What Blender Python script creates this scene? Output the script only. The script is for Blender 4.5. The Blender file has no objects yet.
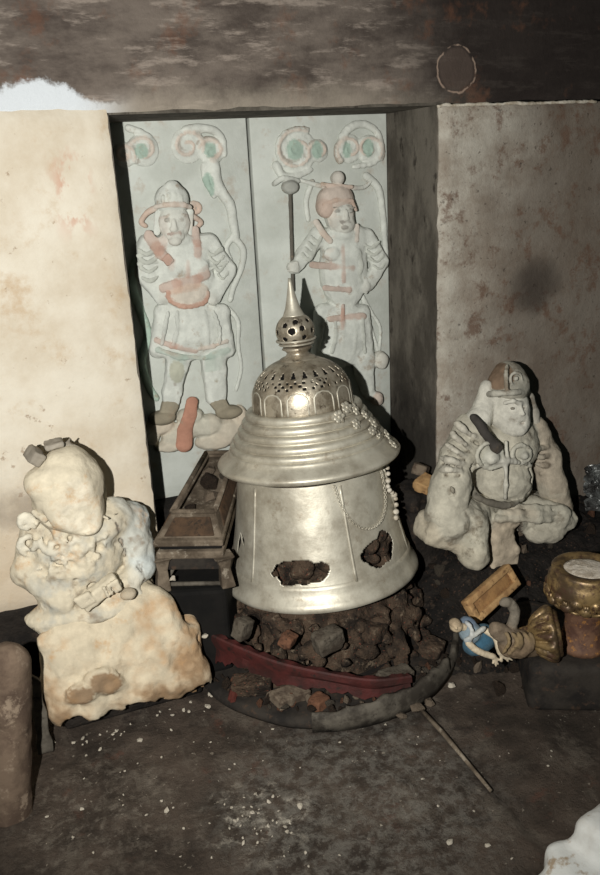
import bpy, bmesh, math, random
import numpy as np
from mathutils import Vector, Matrix, Euler

random.seed(7)
rng = np.random.default_rng(7)
PI = math.pi
scene = bpy.context.scene
COL = scene.collection

# ------------------------------------------------------------------ camera
F_PX, PITCH, ROLL, YAW = 797.4, .3293, .0535, .3578
CAM = np.array([-.3416, -2.15, 1.4])
_fw = np.array([math.sin(YAW)*math.cos(PITCH), math.cos(YAW)*math.cos(PITCH), -math.sin(PITCH)])
_r = np.array([math.cos(YAW), -math.sin(YAW), 0.])
_u = np.cross(_r, _fw)
_r, _u = math.cos(ROLL)*_r - math.sin(ROLL)*_u, math.sin(ROLL)*_r + math.cos(ROLL)*_u


def at(px, py, y):
    """world point on the plane y = const that the photograph shows at px, py"""
    d = _fw + _r*(px-300)/F_PX + _u*(437.5-py)/F_PX
    return CAM + d*((y-CAM[1])/d[1])


def atz(px, py, z):
    d = _fw + _r*(px-300)/F_PX + _u*(437.5-py)/F_PX
    return CAM + d*((z-CAM[2])/d[2])


cd = bpy.data.cameras.new('camera')
cam = bpy.data.objects.new('camera', cd)
COL.objects.link(cam)
cd.sensor_fit = 'HORIZONTAL'
cd.sensor_width = 36
cd.lens = F_PX*36/600
cd.clip_start = .02
cam.matrix_world = Matrix(((_r[0], _u[0], -_fw[0], CAM[0]), (_r[1], _u[1], -_fw[1], CAM[1]),
                           (_r[2], _u[2], -_fw[2], CAM[2]), (0, 0, 0, 1)))
scene.camera = cam


# ------------------------------------------------------------------ materials
def S(r, g, b):
    f = lambda c: (c/255/12.92) if c/255 <= .04045 else ((c/255+.055)/1.055)**2.4
    return (f(r), f(g), f(b))


class NT:
    def __init__(s, name):
        s.m = bpy.data.materials.new(name)
        s.m.use_nodes = True
        s.t = s.m.node_tree
        s.t.nodes.clear()
        s.out = s.n('ShaderNodeOutputMaterial')
        s.b = s.n('ShaderNodeBsdfPrincipled')
        s.l(s.b.outputs[0], s.out.inputs[0])
        s.co = s.n('ShaderNodeTexCoord').outputs['Object']

    def n(s, typ, **kw):
        n = s.t.nodes.new(typ)
        for k, v in kw.items():
            setattr(n, k, v)
        return n

    def l(s, a, b):
        s.t.links.new(a, b)

    def noise(s, scale, detail=4, rough=.6, stretch=None, offs=0, dist=0):
        n = s.n('ShaderNodeTexNoise')
        n.inputs['Scale'].default_value = scale
        n.inputs['Detail'].default_value = detail
        n.inputs['Roughness'].default_value = rough
        n.inputs['Distortion'].default_value = dist
        mp = s.n('ShaderNodeMapping')
        mp.inputs['Location'].default_value = (offs, offs*.7, -offs*.4)
        if stretch:
            mp.inputs['Scale'].default_value = stretch
        s.l(s.co, mp.inputs[0])
        s.l(mp.outputs[0], n.inputs['Vector'])
        return n.outputs[0]

    def ramp(s, f, a, b):
        n = s.n('ShaderNodeMapRange')
        n.interpolation_type = 'SMOOTHSTEP'
        n.inputs[1].default_value = a
        n.inputs[2].default_value = b
        s.l(f, n.inputs[0])
        return n.outputs[0]

    def math(s, op, a, b=0.):
        n = s.n('ShaderNodeMath', operation=op)
        for i, v in enumerate((a, b)):
            if isinstance(v, (int, float)):
                n.inputs[i].default_value = v
            else:
                s.l(v, n.inputs[i])
        return n.outputs[0]

    def mix(s, f, a, b, mode='MIX'):
        n = s.n('ShaderNodeMix', data_type='RGBA', blend_type=mode)
        for i, v in ((0, f), (6, a), (7, b)):
            if isinstance(v, (int, float)):
                n.inputs[i].default_value = v
            elif isinstance(v, tuple):
                n.inputs[i].default_value = (*v, 1)
            else:
                s.l(v, n.inputs[i])
        return n.outputs[2]

    def sep(s):
        n = s.n('ShaderNodeSeparateXYZ')
        s.l(s.co, n.inputs[0])
        return n.outputs

    def bump(s, h, strength=.5, dist=.01):
        n = s.n('ShaderNodeBump')
        n.inputs['Strength'].default_value = strength
        n.inputs['Distance'].default_value = dist
        s.l(h, n.inputs['Height'])
        s.l(n.outputs[0], s.b.inputs['Normal'])

    def done(s, col, rough=.9, metal=0., spec=.2):
        if isinstance(col, tuple):
            s.b.inputs['Base Color'].default_value = (*col, 1)
        else:
            s.l(col, s.b.inputs['Base Color'])
        s.b.inputs['Roughness'].default_value = rough
        s.b.inputs['Metallic'].default_value = metal
        s.b.inputs['Specular IOR Level'].default_value = spec
        return s.m


def mottled(name, c1, c2, c3=None, scale=8, rough=.9, metal=0., bump=.4, bscale=40, bd=.006, spec=.2, lo=.4, hi=.62, speck=None):
    t = NT(name)
    c = t.mix(t.ramp(t.noise(scale, 6, .65), lo, hi), c1, c2)
    if c3:
        c = t.mix(t.ramp(t.noise(scale*2.6, 5, .7, offs=3.1), .55, .68), c, c3)
    if speck:
        c = t.mix(t.ramp(t.noise(scale*9, 3, .6, offs=9.1), .63, .68), c, speck)
    t.bump(t.noise(bscale, 5, .65, offs=1.7), bump, bd)
    return t.done(c, rough, metal, spec)


def painted(name, rough=.9, metal=0., amount=.25, scale=30, bump=.35, bd=.004, dirt=None, dlo=.58, dhi=.7, spec=.2):
    """colour comes from the painted attribute, broken up by wear and dirt"""
    t = NT(name)
    a = t.n('ShaderNodeAttribute', attribute_name='Paint').outputs['Color']
    f = t.ramp(t.noise(scale, 6, .7), .35, .7)
    g = t.mix(f, (1-amount,)*3, (1.06,)*3)
    c = t.mix(1., a, g, 'MULTIPLY')
    if dirt:
        c = t.mix(t.math('MULTIPLY', t.ramp(t.noise(scale*.5, 6, .7, offs=5), dlo, dhi), .7), c, dirt)
    t.bump(t.noise(scale*2.2, 5, .65, offs=1.7), bump, bd)
    return t.done(c, rough, metal, spec)


# front wall left: cream plaster with ochre weeps and faint red marks
t = NT('cream_plaster')
x, y, z = t.sep()
c = t.mix(t.ramp(t.noise(3.2, 6, .65), .35, .68), S(204, 196, 181), S(184, 171, 151))
c = t.mix(t.math('MULTIPLY', t.ramp(t.noise(9, 6, .7, offs=4), .52, .75), .7), c, S(172, 146, 114))
c = t.mix(t.math('MULTIPLY', t.ramp(t.noise(26, 4, .7, offs=7), .64, .72), .55), c, S(120, 92, 66))
low = t.ramp(t.math('ADD', z, t.math('MULTIPLY', t.noise(6, 4), .3)), .85, .5)
c = t.mix(t.math('MULTIPLY', low, .35), c, S(196, 168, 132))
# grey smudge beside the statue and a damp streak
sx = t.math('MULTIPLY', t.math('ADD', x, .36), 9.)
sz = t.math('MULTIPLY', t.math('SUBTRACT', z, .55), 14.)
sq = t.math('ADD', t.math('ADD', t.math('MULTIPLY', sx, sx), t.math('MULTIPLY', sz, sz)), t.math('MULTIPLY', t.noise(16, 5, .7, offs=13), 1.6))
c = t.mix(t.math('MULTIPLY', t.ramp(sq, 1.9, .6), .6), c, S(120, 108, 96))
# rubbed red brush mark
mx = t.math('MULTIPLY', t.ramp(t.math('ABSOLUTE', t.math('ADD', x, .11)), .07, .0), t.ramp(t.math('ABSOLUTE', t.math('SUBTRACT', z, 1.36)), .14, .02))
c = t.mix(t.math('MULTIPLY', t.math('MULTIPLY', mx, t.ramp(t.noise(22, 4, .6, stretch=(1, 1, .5), offs=2), .5, .6)), .75), c, S(176, 118, 92))
t.bump(t.noise(14, 7, .7), .35, .012)
M_CREAM = t.done(c, .92)

# front wall right: grimy plaster, darker and brown-spotted away from the niche
t = NT('grimy_plaster')
x, y, z = t.sep()
c = t.mix(t.ramp(t.noise(5, 7, .72), .35, .65), S(186, 180, 168), S(146, 135, 122))
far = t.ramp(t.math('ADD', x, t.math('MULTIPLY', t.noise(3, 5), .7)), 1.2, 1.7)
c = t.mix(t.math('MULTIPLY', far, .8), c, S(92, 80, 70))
c = t.mix(t.math('MULTIPLY', t.ramp(t.noise(12, 6, .75, offs=4), .52, .66), .75), c, S(96, 72, 58))
c = t.mix(t.math('MULTIPLY', t.ramp(t.noise(45, 4, .7, offs=8), .6, .68), .6), c, S(52, 42, 36))
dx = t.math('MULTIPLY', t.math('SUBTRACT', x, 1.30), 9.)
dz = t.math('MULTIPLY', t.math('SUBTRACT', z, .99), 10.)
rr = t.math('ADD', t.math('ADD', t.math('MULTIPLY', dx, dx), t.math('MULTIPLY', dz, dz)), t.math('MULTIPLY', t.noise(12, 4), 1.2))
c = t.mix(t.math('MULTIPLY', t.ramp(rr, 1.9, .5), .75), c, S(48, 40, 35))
t.bump(t.noise(18, 7, .72), .5, .014)
M_GRIME = t.done(c, .95)

# upper wall: soot over plaster with a peeled pale edge at the left
t = NT('sooty_plaster')
x, y, z = t.sep()
c = t.mix(t.ramp(t.noise(5, 7, .7, stretch=(.8, 1, 1.8)), .35, .68), S(108, 98, 90), S(66, 58, 53))
c = t.mix(t.math('MULTIPLY', t.ramp(t.noise(17, 5, .7, stretch=(.35, 1, 1.6), offs=3), .52, .66), .7), c, S(146, 134, 124))
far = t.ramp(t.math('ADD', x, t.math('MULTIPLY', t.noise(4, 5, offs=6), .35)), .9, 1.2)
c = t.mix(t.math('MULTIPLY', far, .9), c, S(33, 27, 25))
red = t.ramp(t.noise(6, 5, .7, offs=11), .56, .68)
c = t.mix(t.math('MULTIPLY', red, .45), c, S(104, 70, 52))
edge = t.math('ADD', z, t.math('MULTIPLY', t.math('SUBTRACT', t.noise(8, 6, .7, offs=1), .5), .13))
base = t.math('ADD', t.math('MULTIPLY', t.ramp(x, .02, -.12), .042), 1.562)
pale = t.mix(t.ramp(x, -.02, .08), t.ramp(t.math('SUBTRACT', edge, base), .014, -.006), t.math('MULTIPLY', t.ramp(t.math('SUBTRACT', edge, base), .06, -.02), .6))
pale = t.math('MULTIPLY', pale, t.ramp(x, 1.2, .5))
c = t.mix(pale, c, t.mix(t.ramp(x, .1, -.08), S(158, 148, 134), S(196, 200, 204)))
# ring-shaped crack and a hairline running down to it
ex = t.math('MULTIPLY', t.math('SUBTRACT', x, 1.0), 1/.062)
ez = t.math('MULTIPLY', t.math('SUBTRACT', z, 1.635), 1/.062)
er = t.math('ADD', t.math('SQRT', t.math('ADD', t.math('MULTIPLY', ex, ex), t.math('MULTIPLY', ez, ez))), t.math('MULTIPLY', t.math('SUBTRACT', t.noise(14, 4), .5), .45))
ring = t.math('MULTIPLY', t.ramp(t.math('ABSOLUTE', t.math('SUBTRACT', er, 1.)), .07, .01), t.ramp(t.noise(30, 4, .6, offs=5), .4, .55))
c = t.mix(t.math('MULTIPLY', t.ramp(er, 1.0, .8), .45), c, S(96, 82, 74))
c = t.mix(t.math('MULTIPLY', ring, .75), c, S(160, 138, 122))
t.bump(t.noise(20, 7, .72), .5, .012)
M_SOOT = t.done(c, .95)

t = NT('stained_shaded_plaster')
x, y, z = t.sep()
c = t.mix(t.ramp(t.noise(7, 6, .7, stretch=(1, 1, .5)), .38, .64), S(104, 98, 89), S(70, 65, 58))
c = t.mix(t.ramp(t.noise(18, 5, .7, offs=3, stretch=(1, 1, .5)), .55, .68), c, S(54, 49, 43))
c = t.mix(t.math('MULTIPLY', t.ramp(t.math('ADD', z, t.math('MULTIPLY', t.noise(7, 5, .7, offs=6), .5)), 1.05, .75), .75), c, S(34, 31, 28))  # lower part darkened in the colour for the stupa's shadow on the reveal
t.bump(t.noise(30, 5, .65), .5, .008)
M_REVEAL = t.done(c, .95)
M_DARK = mottled('dark_earth', S(42, 37, 33), S(26, 23, 21), S(58, 48, 40), scale=9, bump=.8, bscale=24, bd=.02)
M_SEAM = mottled('near_black_shade', S(22, 20, 18), S(14, 13, 12), scale=9)

t = NT('grey_green_door_stone')
c = t.mix(t.ramp(t.noise(6, 6, .65), .35, .68), S(196, 199, 192), S(178, 181, 173))
c = t.mix(t.math('MULTIPLY', t.ramp(t.noise(14, 6, .7, offs=3), .55, .7), .5), c, S(168, 154, 138))
t.bump(t.noise(30, 6, .7), .3, .006)
M_DOOR = t.done(c, .9)
M_RELIEF = painted('painted_relief', amount=.16, scale=24, bump=.45, bd=.004, dirt=S(150, 132, 112))
M_STATUE = painted('chalky_plaster', amount=.16, scale=18, bump=.6, bd=.006, dirt=S(176, 138, 96), dlo=.56, dhi=.72)
M_STATUE2 = painted('grey_plaster', amount=.26, scale=26, bump=.55, bd=.005, dirt=S(96, 82, 66), dlo=.54, dhi=.7)
M_FIG = painted('painted_wood', amount=.3, scale=60, bump=.4, bd=.003, dirt=S(70, 56, 44))

t = NT('tarnished_silver')
c = t.mix(t.ramp(t.noise(9, 6, .7), .35, .68), S(198, 192, 176), S(158, 150, 134))
c = t.mix(t.math('MULTIPLY', t.ramp(t.noise(22, 6, .7, offs=4), .56, .72), .6), c, S(122, 104, 82))
t.bump(t.noise(26, 4, .6), .18, .006)
M_SILVER = t.done(c, .46, .42, .5)
M_SILVER_DARK = mottled('tarnished_silver_dark', S(178, 168, 150), S(128, 116, 98), S(88, 76, 62), scale=18, rough=.42, metal=.6, bump=.25, spec=.5)

M_WOOD = mottled('weathered_dark_wood', S(112, 100, 86), S(74, 64, 53), S(136, 126, 112), scale=12, bump=.5, bscale=50)
M_WOOD_PANEL = mottled('brown_lacquer_panel', S(78, 60, 45), S(58, 46, 36), S(48, 40, 33), scale=16, bump=.5, bscale=50)
M_RED = mottled('old_red_lacquer', S(72, 31, 28), S(52, 26, 23), S(38, 26, 22), scale=14, rough=.7, bump=.5, bscale=40, spec=.3)
M_BASEWOOD = mottled('dirty_black_wood', S(50, 45, 40), S(31, 28, 26), S(66, 52, 42), scale=11, rough=.85, bump=.6, bscale=30)
M_RIM = mottled('worn_rim_wood', S(92, 86, 77), S(54, 49, 43), S(42, 37, 33), scale=14, rough=.75, bump=.4)
M_MOUND = mottled('brown_rubble_clay', S(76, 62, 50), S(36, 30, 25), S(112, 98, 82), scale=14, bump=1., bscale=44, bd=.02, speck=S(112, 66, 52))
M_STONE = mottled('grey_rubble_stone', S(88, 81, 71), S(58, 50, 42), S(44, 37, 31), scale=14, bump=.8, bscale=40, bd=.01)
M_BRICK = mottled('brick_fragment', S(104, 72, 54), S(76, 52, 40), S(56, 42, 34), scale=22, bump=.7, bscale=60, bd=.008)
M_CHIP = mottled('plaster_chip', S(196, 188, 174), S(160, 148, 130), scale=30, bump=.5, bscale=80)
M_GREYCHIP = mottled('grey_brown_chip', S(110, 98, 84), S(76, 64, 54), scale=30, bump=.5, bscale=80)
M_REDCHIP = mottled('red_lacquer_chip', S(92, 46, 38), S(66, 34, 29), scale=30, bump=.5, bscale=80)
M_WHITE = mottled('white_plaster_block', S(216, 216, 212), S(190, 186, 178), S(168, 150, 128), scale=7, bump=.5, bscale=25, lo=.45, hi=.7)
t = NT('worn_gilding')
c = t.mix(t.ramp(t.noise(16, 5, .65), .42, .6), S(140, 116, 78), S(84, 68, 50))
c = t.mix(t.ramp(t.noise(34, 5, .7, offs=4), .5, .62), c, S(84, 62, 48))
t.bump(t.noise(40, 4, .6), .3, .005)
M_GOLD = t.done(c, .42, .5, .5)
M_TAN = mottled('ochre_board', S(172, 138, 96), S(146, 112, 76), S(110, 82, 56), scale=20, bump=.5, bscale=60)
M_TANIN = mottled('ochre_board_inset', S(150, 114, 74), S(122, 90, 60), S(96, 70, 48), scale=26, bump=.6, bscale=60)
M_ASH = mottled('white_ash', S(196, 186, 172), S(160, 148, 132), scale=40, bump=.6, bscale=90)
M_POST = mottled('brown_worn_post', S(104, 88, 74), S(76, 62, 52), S(128, 112, 96), scale=9, bump=.4, bscale=40)
M_FOIL = mottled('grey_shiny_film', S(120, 122, 120), S(62, 60, 58), S(44, 42, 40), scale=18, rough=.3, metal=.5, bump=.5, bscale=40, spec=.6)

t = NT('dirty_floor')
x, y, z = t.sep()
c = t.mix(t.ramp(t.noise(4.5, 8, .72), .34, .66), S(80, 69, 60), S(46, 39, 33))
c = t.mix(t.math('MULTIPLY', t.ramp(t.noise(11, 7, .72, offs=3, stretch=(1, .6, 1)), .5, .66), .7), c, S(98, 89, 79))
c = t.mix(t.math('MULTIPLY', t.ramp(t.noise(7, 6, .72, offs=9), .56, .68), .75), c, S(40, 33, 29))
c = t.mix(t.math('MULTIPLY', t.ramp(t.noise(9, 6, .7, offs=14), .6, .7), .5), c, S(88, 56, 44))
def spill(cx, cy, r, thr, colr, sc=22, am=.85):
    global c
    ax = t.math('MULTIPLY', t.math('SUBTRACT', x, cx), 1/r)
    ay = t.math('MULTIPLY', t.math('SUBTRACT', y, cy), 1/r)
    q = t.math('ADD', t.math('MULTIPLY', ax, ax), t.math('MULTIPLY', ay, ay))
    m = t.math('MULTIPLY', t.ramp(q, 1.1, .1), t.ramp(t.noise(sc, 6, .75, offs=cx*7+3, dist=.25), thr-.03, thr+.16))
    c = t.mix(t.math('MULTIPLY', m, am), c, colr)
p = atz(262, 815, 0)
spill(p[0], p[1], .16, .53, S(176, 168, 154))
p = atz(360, 800, 0)
spill(p[0], p[1], .40, .45, S(118, 113, 105), 34, .6)
p = atz(100, 810, 0)
spill(p[0], p[1], .25, .50, S(120, 111, 100), 30, .6)
c = t.mix(t.math('MULTIPLY', t.ramp(t.noise(70, 3, .6, offs=21), .67, .72), .6), c, S(150, 140, 126))
t.bump(t.noise(34, 7, .75), .9, .012)
M_FLOOR = t.done(c, .85, 0, .25)


# ------------------------------------------------------------------ object helpers
ORIG = {}


def mesh_from(name, V, Fc, mat, smooth=True, paint=None):
    me = bpy.data.meshes.new(name)
    if isinstance(Fc, np.ndarray) and Fc.ndim == 2:
        n, k = Fc.shape
        me.vertices.add(len(V))
        me.vertices.foreach_set('co', np.asarray(V, np.float32).ravel())
        me.loops.add(n*k)
        me.loops.foreach_set('vertex_index', Fc.astype(np.int32).ravel())
        me.polygons.add(n)
        me.polygons.foreach_set('loop_start', np.arange(0, n*k, k, dtype=np.int32))
        me.polygons.foreach_set('loop_total', np.full(n, k, np.int32))
        me.update(calc_edges=True)
    else:
        me.from_pydata([tuple(v) for v in V], [], [tuple(f) for f in Fc])
    me.validate()
    if smooth:
        me.polygons.foreach_set('use_smooth', np.ones(len(me.polygons), bool))
    if paint is not None:
        a = me.color_attributes.new('Paint', 'FLOAT_COLOR', 'POINT')
        a.data.foreach_set('color', np.c_[paint, np.ones(len(paint))].astype(np.float32).ravel())
    if mat:
        me.materials.append(mat)
    return me


def thing(name, label, cat, loc, group=None, rot=(0, 0, 0)):
    o = bpy.data.objects.new(name, None)
    o.empty_display_size = .05
    COL.objects.link(o)
    o.location = loc
    o.rotation_euler = rot
    o['label'] = label
    o['category'] = cat
    if group:
        o['group'] = group
    ORIG[o.name] = np.array(loc, float)
    return o


def obj(name, V, Fc, mat, parent=None, local=False, smooth=True, paint=None, origin=None):
    """one mesh object; V in world space unless local"""
    V = np.asarray(V, float)
    if parent is not None:
        org = np.zeros(3) if local else ORIG[parent.name]
    else:
        org = np.zeros(3) if origin is None else np.asarray(origin, float)
    o = bpy.data.objects.new(name, mesh_from(name, V-org, Fc, mat, smooth, paint))
    COL.objects.link(o)
    if parent is not None:
        o.parent = parent
        ORIG[o.name] = ORIG.get(parent.name, np.zeros(3)) if not local else np.zeros(3)
    else:
        o.location = org
        ORIG[o.name] = org
    return o


def tag(o, label, cat, group=None):
    o['label'] = label
    o['category'] = cat
    if group:
        o['group'] = group
    return o


def structure(o):
    o['kind'] = 'structure'
    return o


def bx(lo, hi, bev=0., seg=2):
    bm = bmesh.new()
    bmesh.ops.create_cube(bm, size=1)
    lo, hi = Vector(lo), Vector(hi)
    for v in bm.verts:
        v.co = Vector([(lo[i]+hi[i])/2 + v.co[i]*(hi[i]-lo[i]) for i in range(3)])
    if bev:
        bmesh.ops.bevel(bm, geom=bm.edges[:], offset=bev, segments=seg, affect='EDGES', profile=.5)
    return dump(bm)


def dump(bm):
    bm.verts.index_update()
    V = np.array([v.co[:] for v in bm.verts])
    Fc = [[v.index for v in f.verts] for f in bm.faces]
    bm.free()
    return V, Fc


def join(*parts):
    V, Fc, n = [], [], 0
    for v, f in parts:
        V.append(np.asarray(v, float))
        Fc += [[int(i)+n for i in q] for q in f]
        n += len(v)
    return np.concatenate(V), Fc


def obox(c, half, R, bev=.004):
    V, Fc = bx([-h for h in half], half, bev)
    return V @ np.array(R).T + np.asarray(c), Fc


def tube(pts, r, n=10, closed=False):
    P = np.asarray(pts, float)
    m = len(P)
    rad = np.full(m, r) if np.isscalar(r) else np.asarray(r, float)
    T = np.zeros_like(P)
    for i in range(m):
        a = P[(i-1) % m] if (closed or i) else P[0]
        b = P[(i+1) % m] if (closed or i < m-1) else P[-1]
        T[i] = (b-a)/(np.linalg.norm(b-a)+1e-9)
    ref = np.array([0, 0, 1.]) if abs(T[0][2]) < .9 else np.array([1., 0, 0])
    N = np.cross(T[0], ref)
    N /= np.linalg.norm(N)
    V = []
    for i in range(m):
        N = N-T[i]*(N@T[i])
        N /= np.linalg.norm(N)
        Bn = np.cross(T[i], N)
        for k in range(n):
            a = 2*PI*k/n
            V.append(P[i]+rad[i]*(math.cos(a)*N+math.sin(a)*Bn))
    Fc = []
    for i in range(m if closed else m-1):
        j = (i+1) % m
        for k in range(n):
            Fc.append((i*n+k, i*n+(k+1) % n, j*n+(k+1) % n, j*n+k))
    if not closed:
        Fc.append(tuple(range(n))[::-1])
        Fc.append(tuple((m-1)*n+k for k in range(n)))
    return np.array(V), Fc


def spline(pts, n=6):
    P = np.asarray(pts, float)
    out = []
    for i in range(len(P)-1):
        p0, p1, p2, p3 = P[max(i-1, 0)], P[i], P[i+1], P[min(i+2, len(P)-1)]
        for k in range(n):
            s = k/n
            out.append(.5*(2*p1+(p2-p0)*s+(2*p0-5*p1+4*p2-p3)*s*s+(3*p1-p0-3*p2+p3)*s**3))
    out.append(P[-1])
    return np.array(out)


def lathe(prof, n=96, wob=None):
    """closed surface of revolution about local z from (r, z) pairs, top down or bottom up"""
    V, Fc = [], []
    m = len(prof)
    for r, z in prof:
        for k in range(n):
            a = 2*PI*k/n
            w = 1+(wob(a, z) if wob else 0)
            V.append((max(r, 1e-4)*w*math.cos(a), max(r, 1e-4)*w*math.sin(a), z))
    for i in range(m-1):
        for k in range(n):
            Fc.append((i*n+k, i*n+(k+1) % n, (i+1)*n+(k+1) % n, (i+1)*n+k))
    return np.array(V), Fc


_T = np.random.default_rng(3).random((32, 32, 32)).astype(np.float32)


def vnoise(P, scale, seed=0):
    Q = np.asarray(P, np.float32)*scale+seed*7.13+100
    i = np.floor(Q).astype(int)
    f = Q-i
    f = f*f*(3-2*f)
    o = 0
    for a in (0, 1):
        for b in (0, 1):
            for c in (0, 1):
                w = (f[..., 0] if a else 1-f[..., 0])*(f[..., 1] if b else 1-f[..., 1])*(f[..., 2] if c else 1-f[..., 2])
                o = o+w*_T[(i[..., 0]+a) % 32, (i[..., 1]+b) % 32, (i[..., 2]+c) % 32]
    return o-.5


def fnoise(P, scale, seed=0, oct=4):
    o, a = 0, 1.
    for k in range(oct):
        o = o+a*vnoise(P, scale*2.1**k, seed+k)
        a *= .58
    return o


# ------------------------------------------------------------------ implicit sculpting
def eul(deg):
    return np.array(Euler([math.radians(d) for d in deg]).to_matrix())


class Sculpt:
    def __init__(s, h, k=.01, col=(.6, .6, .6)):
        s.h, s.k, s.p, s.col = h, k, [], col

    def _add(s, fn, lo, hi, k, op, col):
        s.p.append((fn, np.asarray(lo, float), np.asarray(hi, float), s.k if k is None else k, op, s.col if col is None else col))

    def ell(s, c, r, col=None, k=None, rot=None, op='u'):
        c = np.asarray(c, float)
        r = np.full(3, r, float) if np.isscalar(r) else np.asarray(r, float)
        R = None if rot is None else (eul(rot) if np.asarray(rot).ndim == 1 else np.asarray(rot))

        def fn(X, Y, Z):
            q = [X-c[0], Y-c[1], Z-c[2]]
            if R is not None:
                q = [R[0, i]*q[0]+R[1, i]*q[1]+R[2, i]*q[2] for i in range(3)]
            k0 = np.sqrt((q[0]/r[0])**2+(q[1]/r[1])**2+(q[2]/r[2])**2)
            k1 = np.sqrt((q[0]/r[0]**2)**2+(q[1]/r[1]**2)**2+(q[2]/r[2]**2)**2)
            return k0*(k0-1)/(k1+1e-9)
        e = r if R is None else np.abs(R) @ r
        s._add(fn, c-e, c+e, k, op, col)

    def cap(s, a, b, ra, rb=None, col=None, k=None, op='u'):
        a, b = np.asarray(a, float), np.asarray(b, float)
        rb = ra if rb is None else rb
        d = b-a
        L2 = d@d+1e-12

        def fn(X, Y, Z):
            u = np.clip(((X-a[0])*d[0]+(Y-a[1])*d[1]+(Z-a[2])*d[2])/L2, 0, 1)
            return np.sqrt((X-a[0]-u*d[0])**2+(Y-a[1]-u*d[1])**2+(Z-a[2]-u*d[2])**2)-(ra+(rb-ra)*u)
        m = max(ra, rb)
        s._add(fn, np.minimum(a, b)-m, np.maximum(a, b)+m, k, op, col)

    def path(s, pts, r, r2=None, **kw):
        n = len(pts)-1
        r2 = r if r2 is None else r2
        for i in range(n):
            s.cap(pts[i], pts[i+1], r+(r2-r)*i/n, r+(r2-r)*(i+1)/n, **kw)

    def box(s, c, half, rnd=.01, rot=None, col=None, k=None, op='u'):
        c, hf = np.asarray(c, float), np.asarray(half, float)
        R = np.eye(3) if rot is None else (eul(rot) if np.asarray(rot).ndim == 1 else np.asarray(rot))
        b = hf-rnd

        def fn(X, Y, Z):
            q = [X-c[0], Y-c[1], Z-c[2]]
            q = [np.abs(R[0, i]*q[0]+R[1, i]*q[1]+R[2, i]*q[2])-b[i] for i in range(3)]
            return np.sqrt(sum(np.maximum(v, 0)**2 for v in q))+np.minimum(np.maximum(np.maximum(q[0], q[1]), q[2]), 0)-rnd
        e = np.abs(R) @ hf
        s._add(fn, c-e, c+e, k, op, col)

    def mesh(s, noise=0., nscale=20, seed=0, ylim=None, zmin=None, repaint=None, flat=None):
        h = s.h
        us = [p for p in s.p if p[4] == 'u']
        pad = 2*max(p[3] for p in us)+3*h
        lo = np.min([p[1] for p in us], 0)-pad
        hi = np.max([p[2] for p in us], 0)+pad
        if ylim is not None:
            hi[1] = ylim
        if zmin is not None:
            lo[2] = max(lo[2], zmin)
        n = np.maximum(np.ceil((hi-lo)/h).astype(int)+1, 3)
        ax = [lo[i]+h*np.arange(n[i]) for i in range(3)]
        Fd = np.full(n, 1., np.float32)
        Cc = np.zeros((*n, 3), np.float32)+np.array(us[0][5], np.float32)
        for fn, plo, phi, k, op, col in s.p:
            i0 = np.clip(((plo-pad-lo)/h).astype(int), 0, n-1)
            i1 = np.clip(((phi+pad-lo)/h).astype(int)+2, 1, n)
            if np.any(i1 <= i0):
                continue
            sl = tuple(slice(a, b) for a, b in zip(i0, i1))
            d = fn(ax[0][sl[0]][:, None, None], ax[1][sl[1]][None, :, None], ax[2][sl[2]][None, None, :]).astype(np.float32)
            f = Fd[sl]
            if op == 'u':
                w = np.clip(.5+.5*(f-d)/k, 0, 1)
                Fd[sl] = f*(1-w)+d*w-k*w*(1-w)
                w2 = np.clip(.5+.5*(f-d)/max(.003, k*.35), 0, 1)[..., None]
                Cc[sl] = Cc[sl]*(1-w2)+np.array(col, np.float32)*w2
            elif op == 'cut':
                w = np.clip(.5-.5*(f+d)/k, 0, 1)
                Fd[sl] = f*(1-w)-d*w+k*w*(1-w)
                if col is not s.col:
                    w2 = np.clip(.5-d/.006, 0, 1)[..., None]
                    Cc[sl] = Cc[sl]*(1-w2)+np.array(col, np.float32)*w2
            else:
                w2 = np.clip(.5-d/.005, 0, 1)[..., None]
                Cc[sl] = Cc[sl]*(1-w2)+np.array(col, np.float32)*w2
        if noise:
            P = np.stack(np.meshgrid(*ax, indexing='ij'), -1)
            near = np.abs(Fd) < 4*noise+2*h
            Fd[near] += noise*2*fnoise(P[near], nscale, seed)
        V, Q, cell = surfnet(Fd, lo, h)
        paint = Cc[tuple(np.minimum(cell+np.round((V-lo)/h-cell).astype(int), n-1).T)]
        if repaint:
            paint = repaint(V, paint)
        return V, Q, paint

    def obj(s, name, mat, parent=None, origin=None, **kw):
        V, Q, p = s.mesh(**kw)
        return obj(name, V, Q, mat, parent, paint=p, origin=origin)


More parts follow.
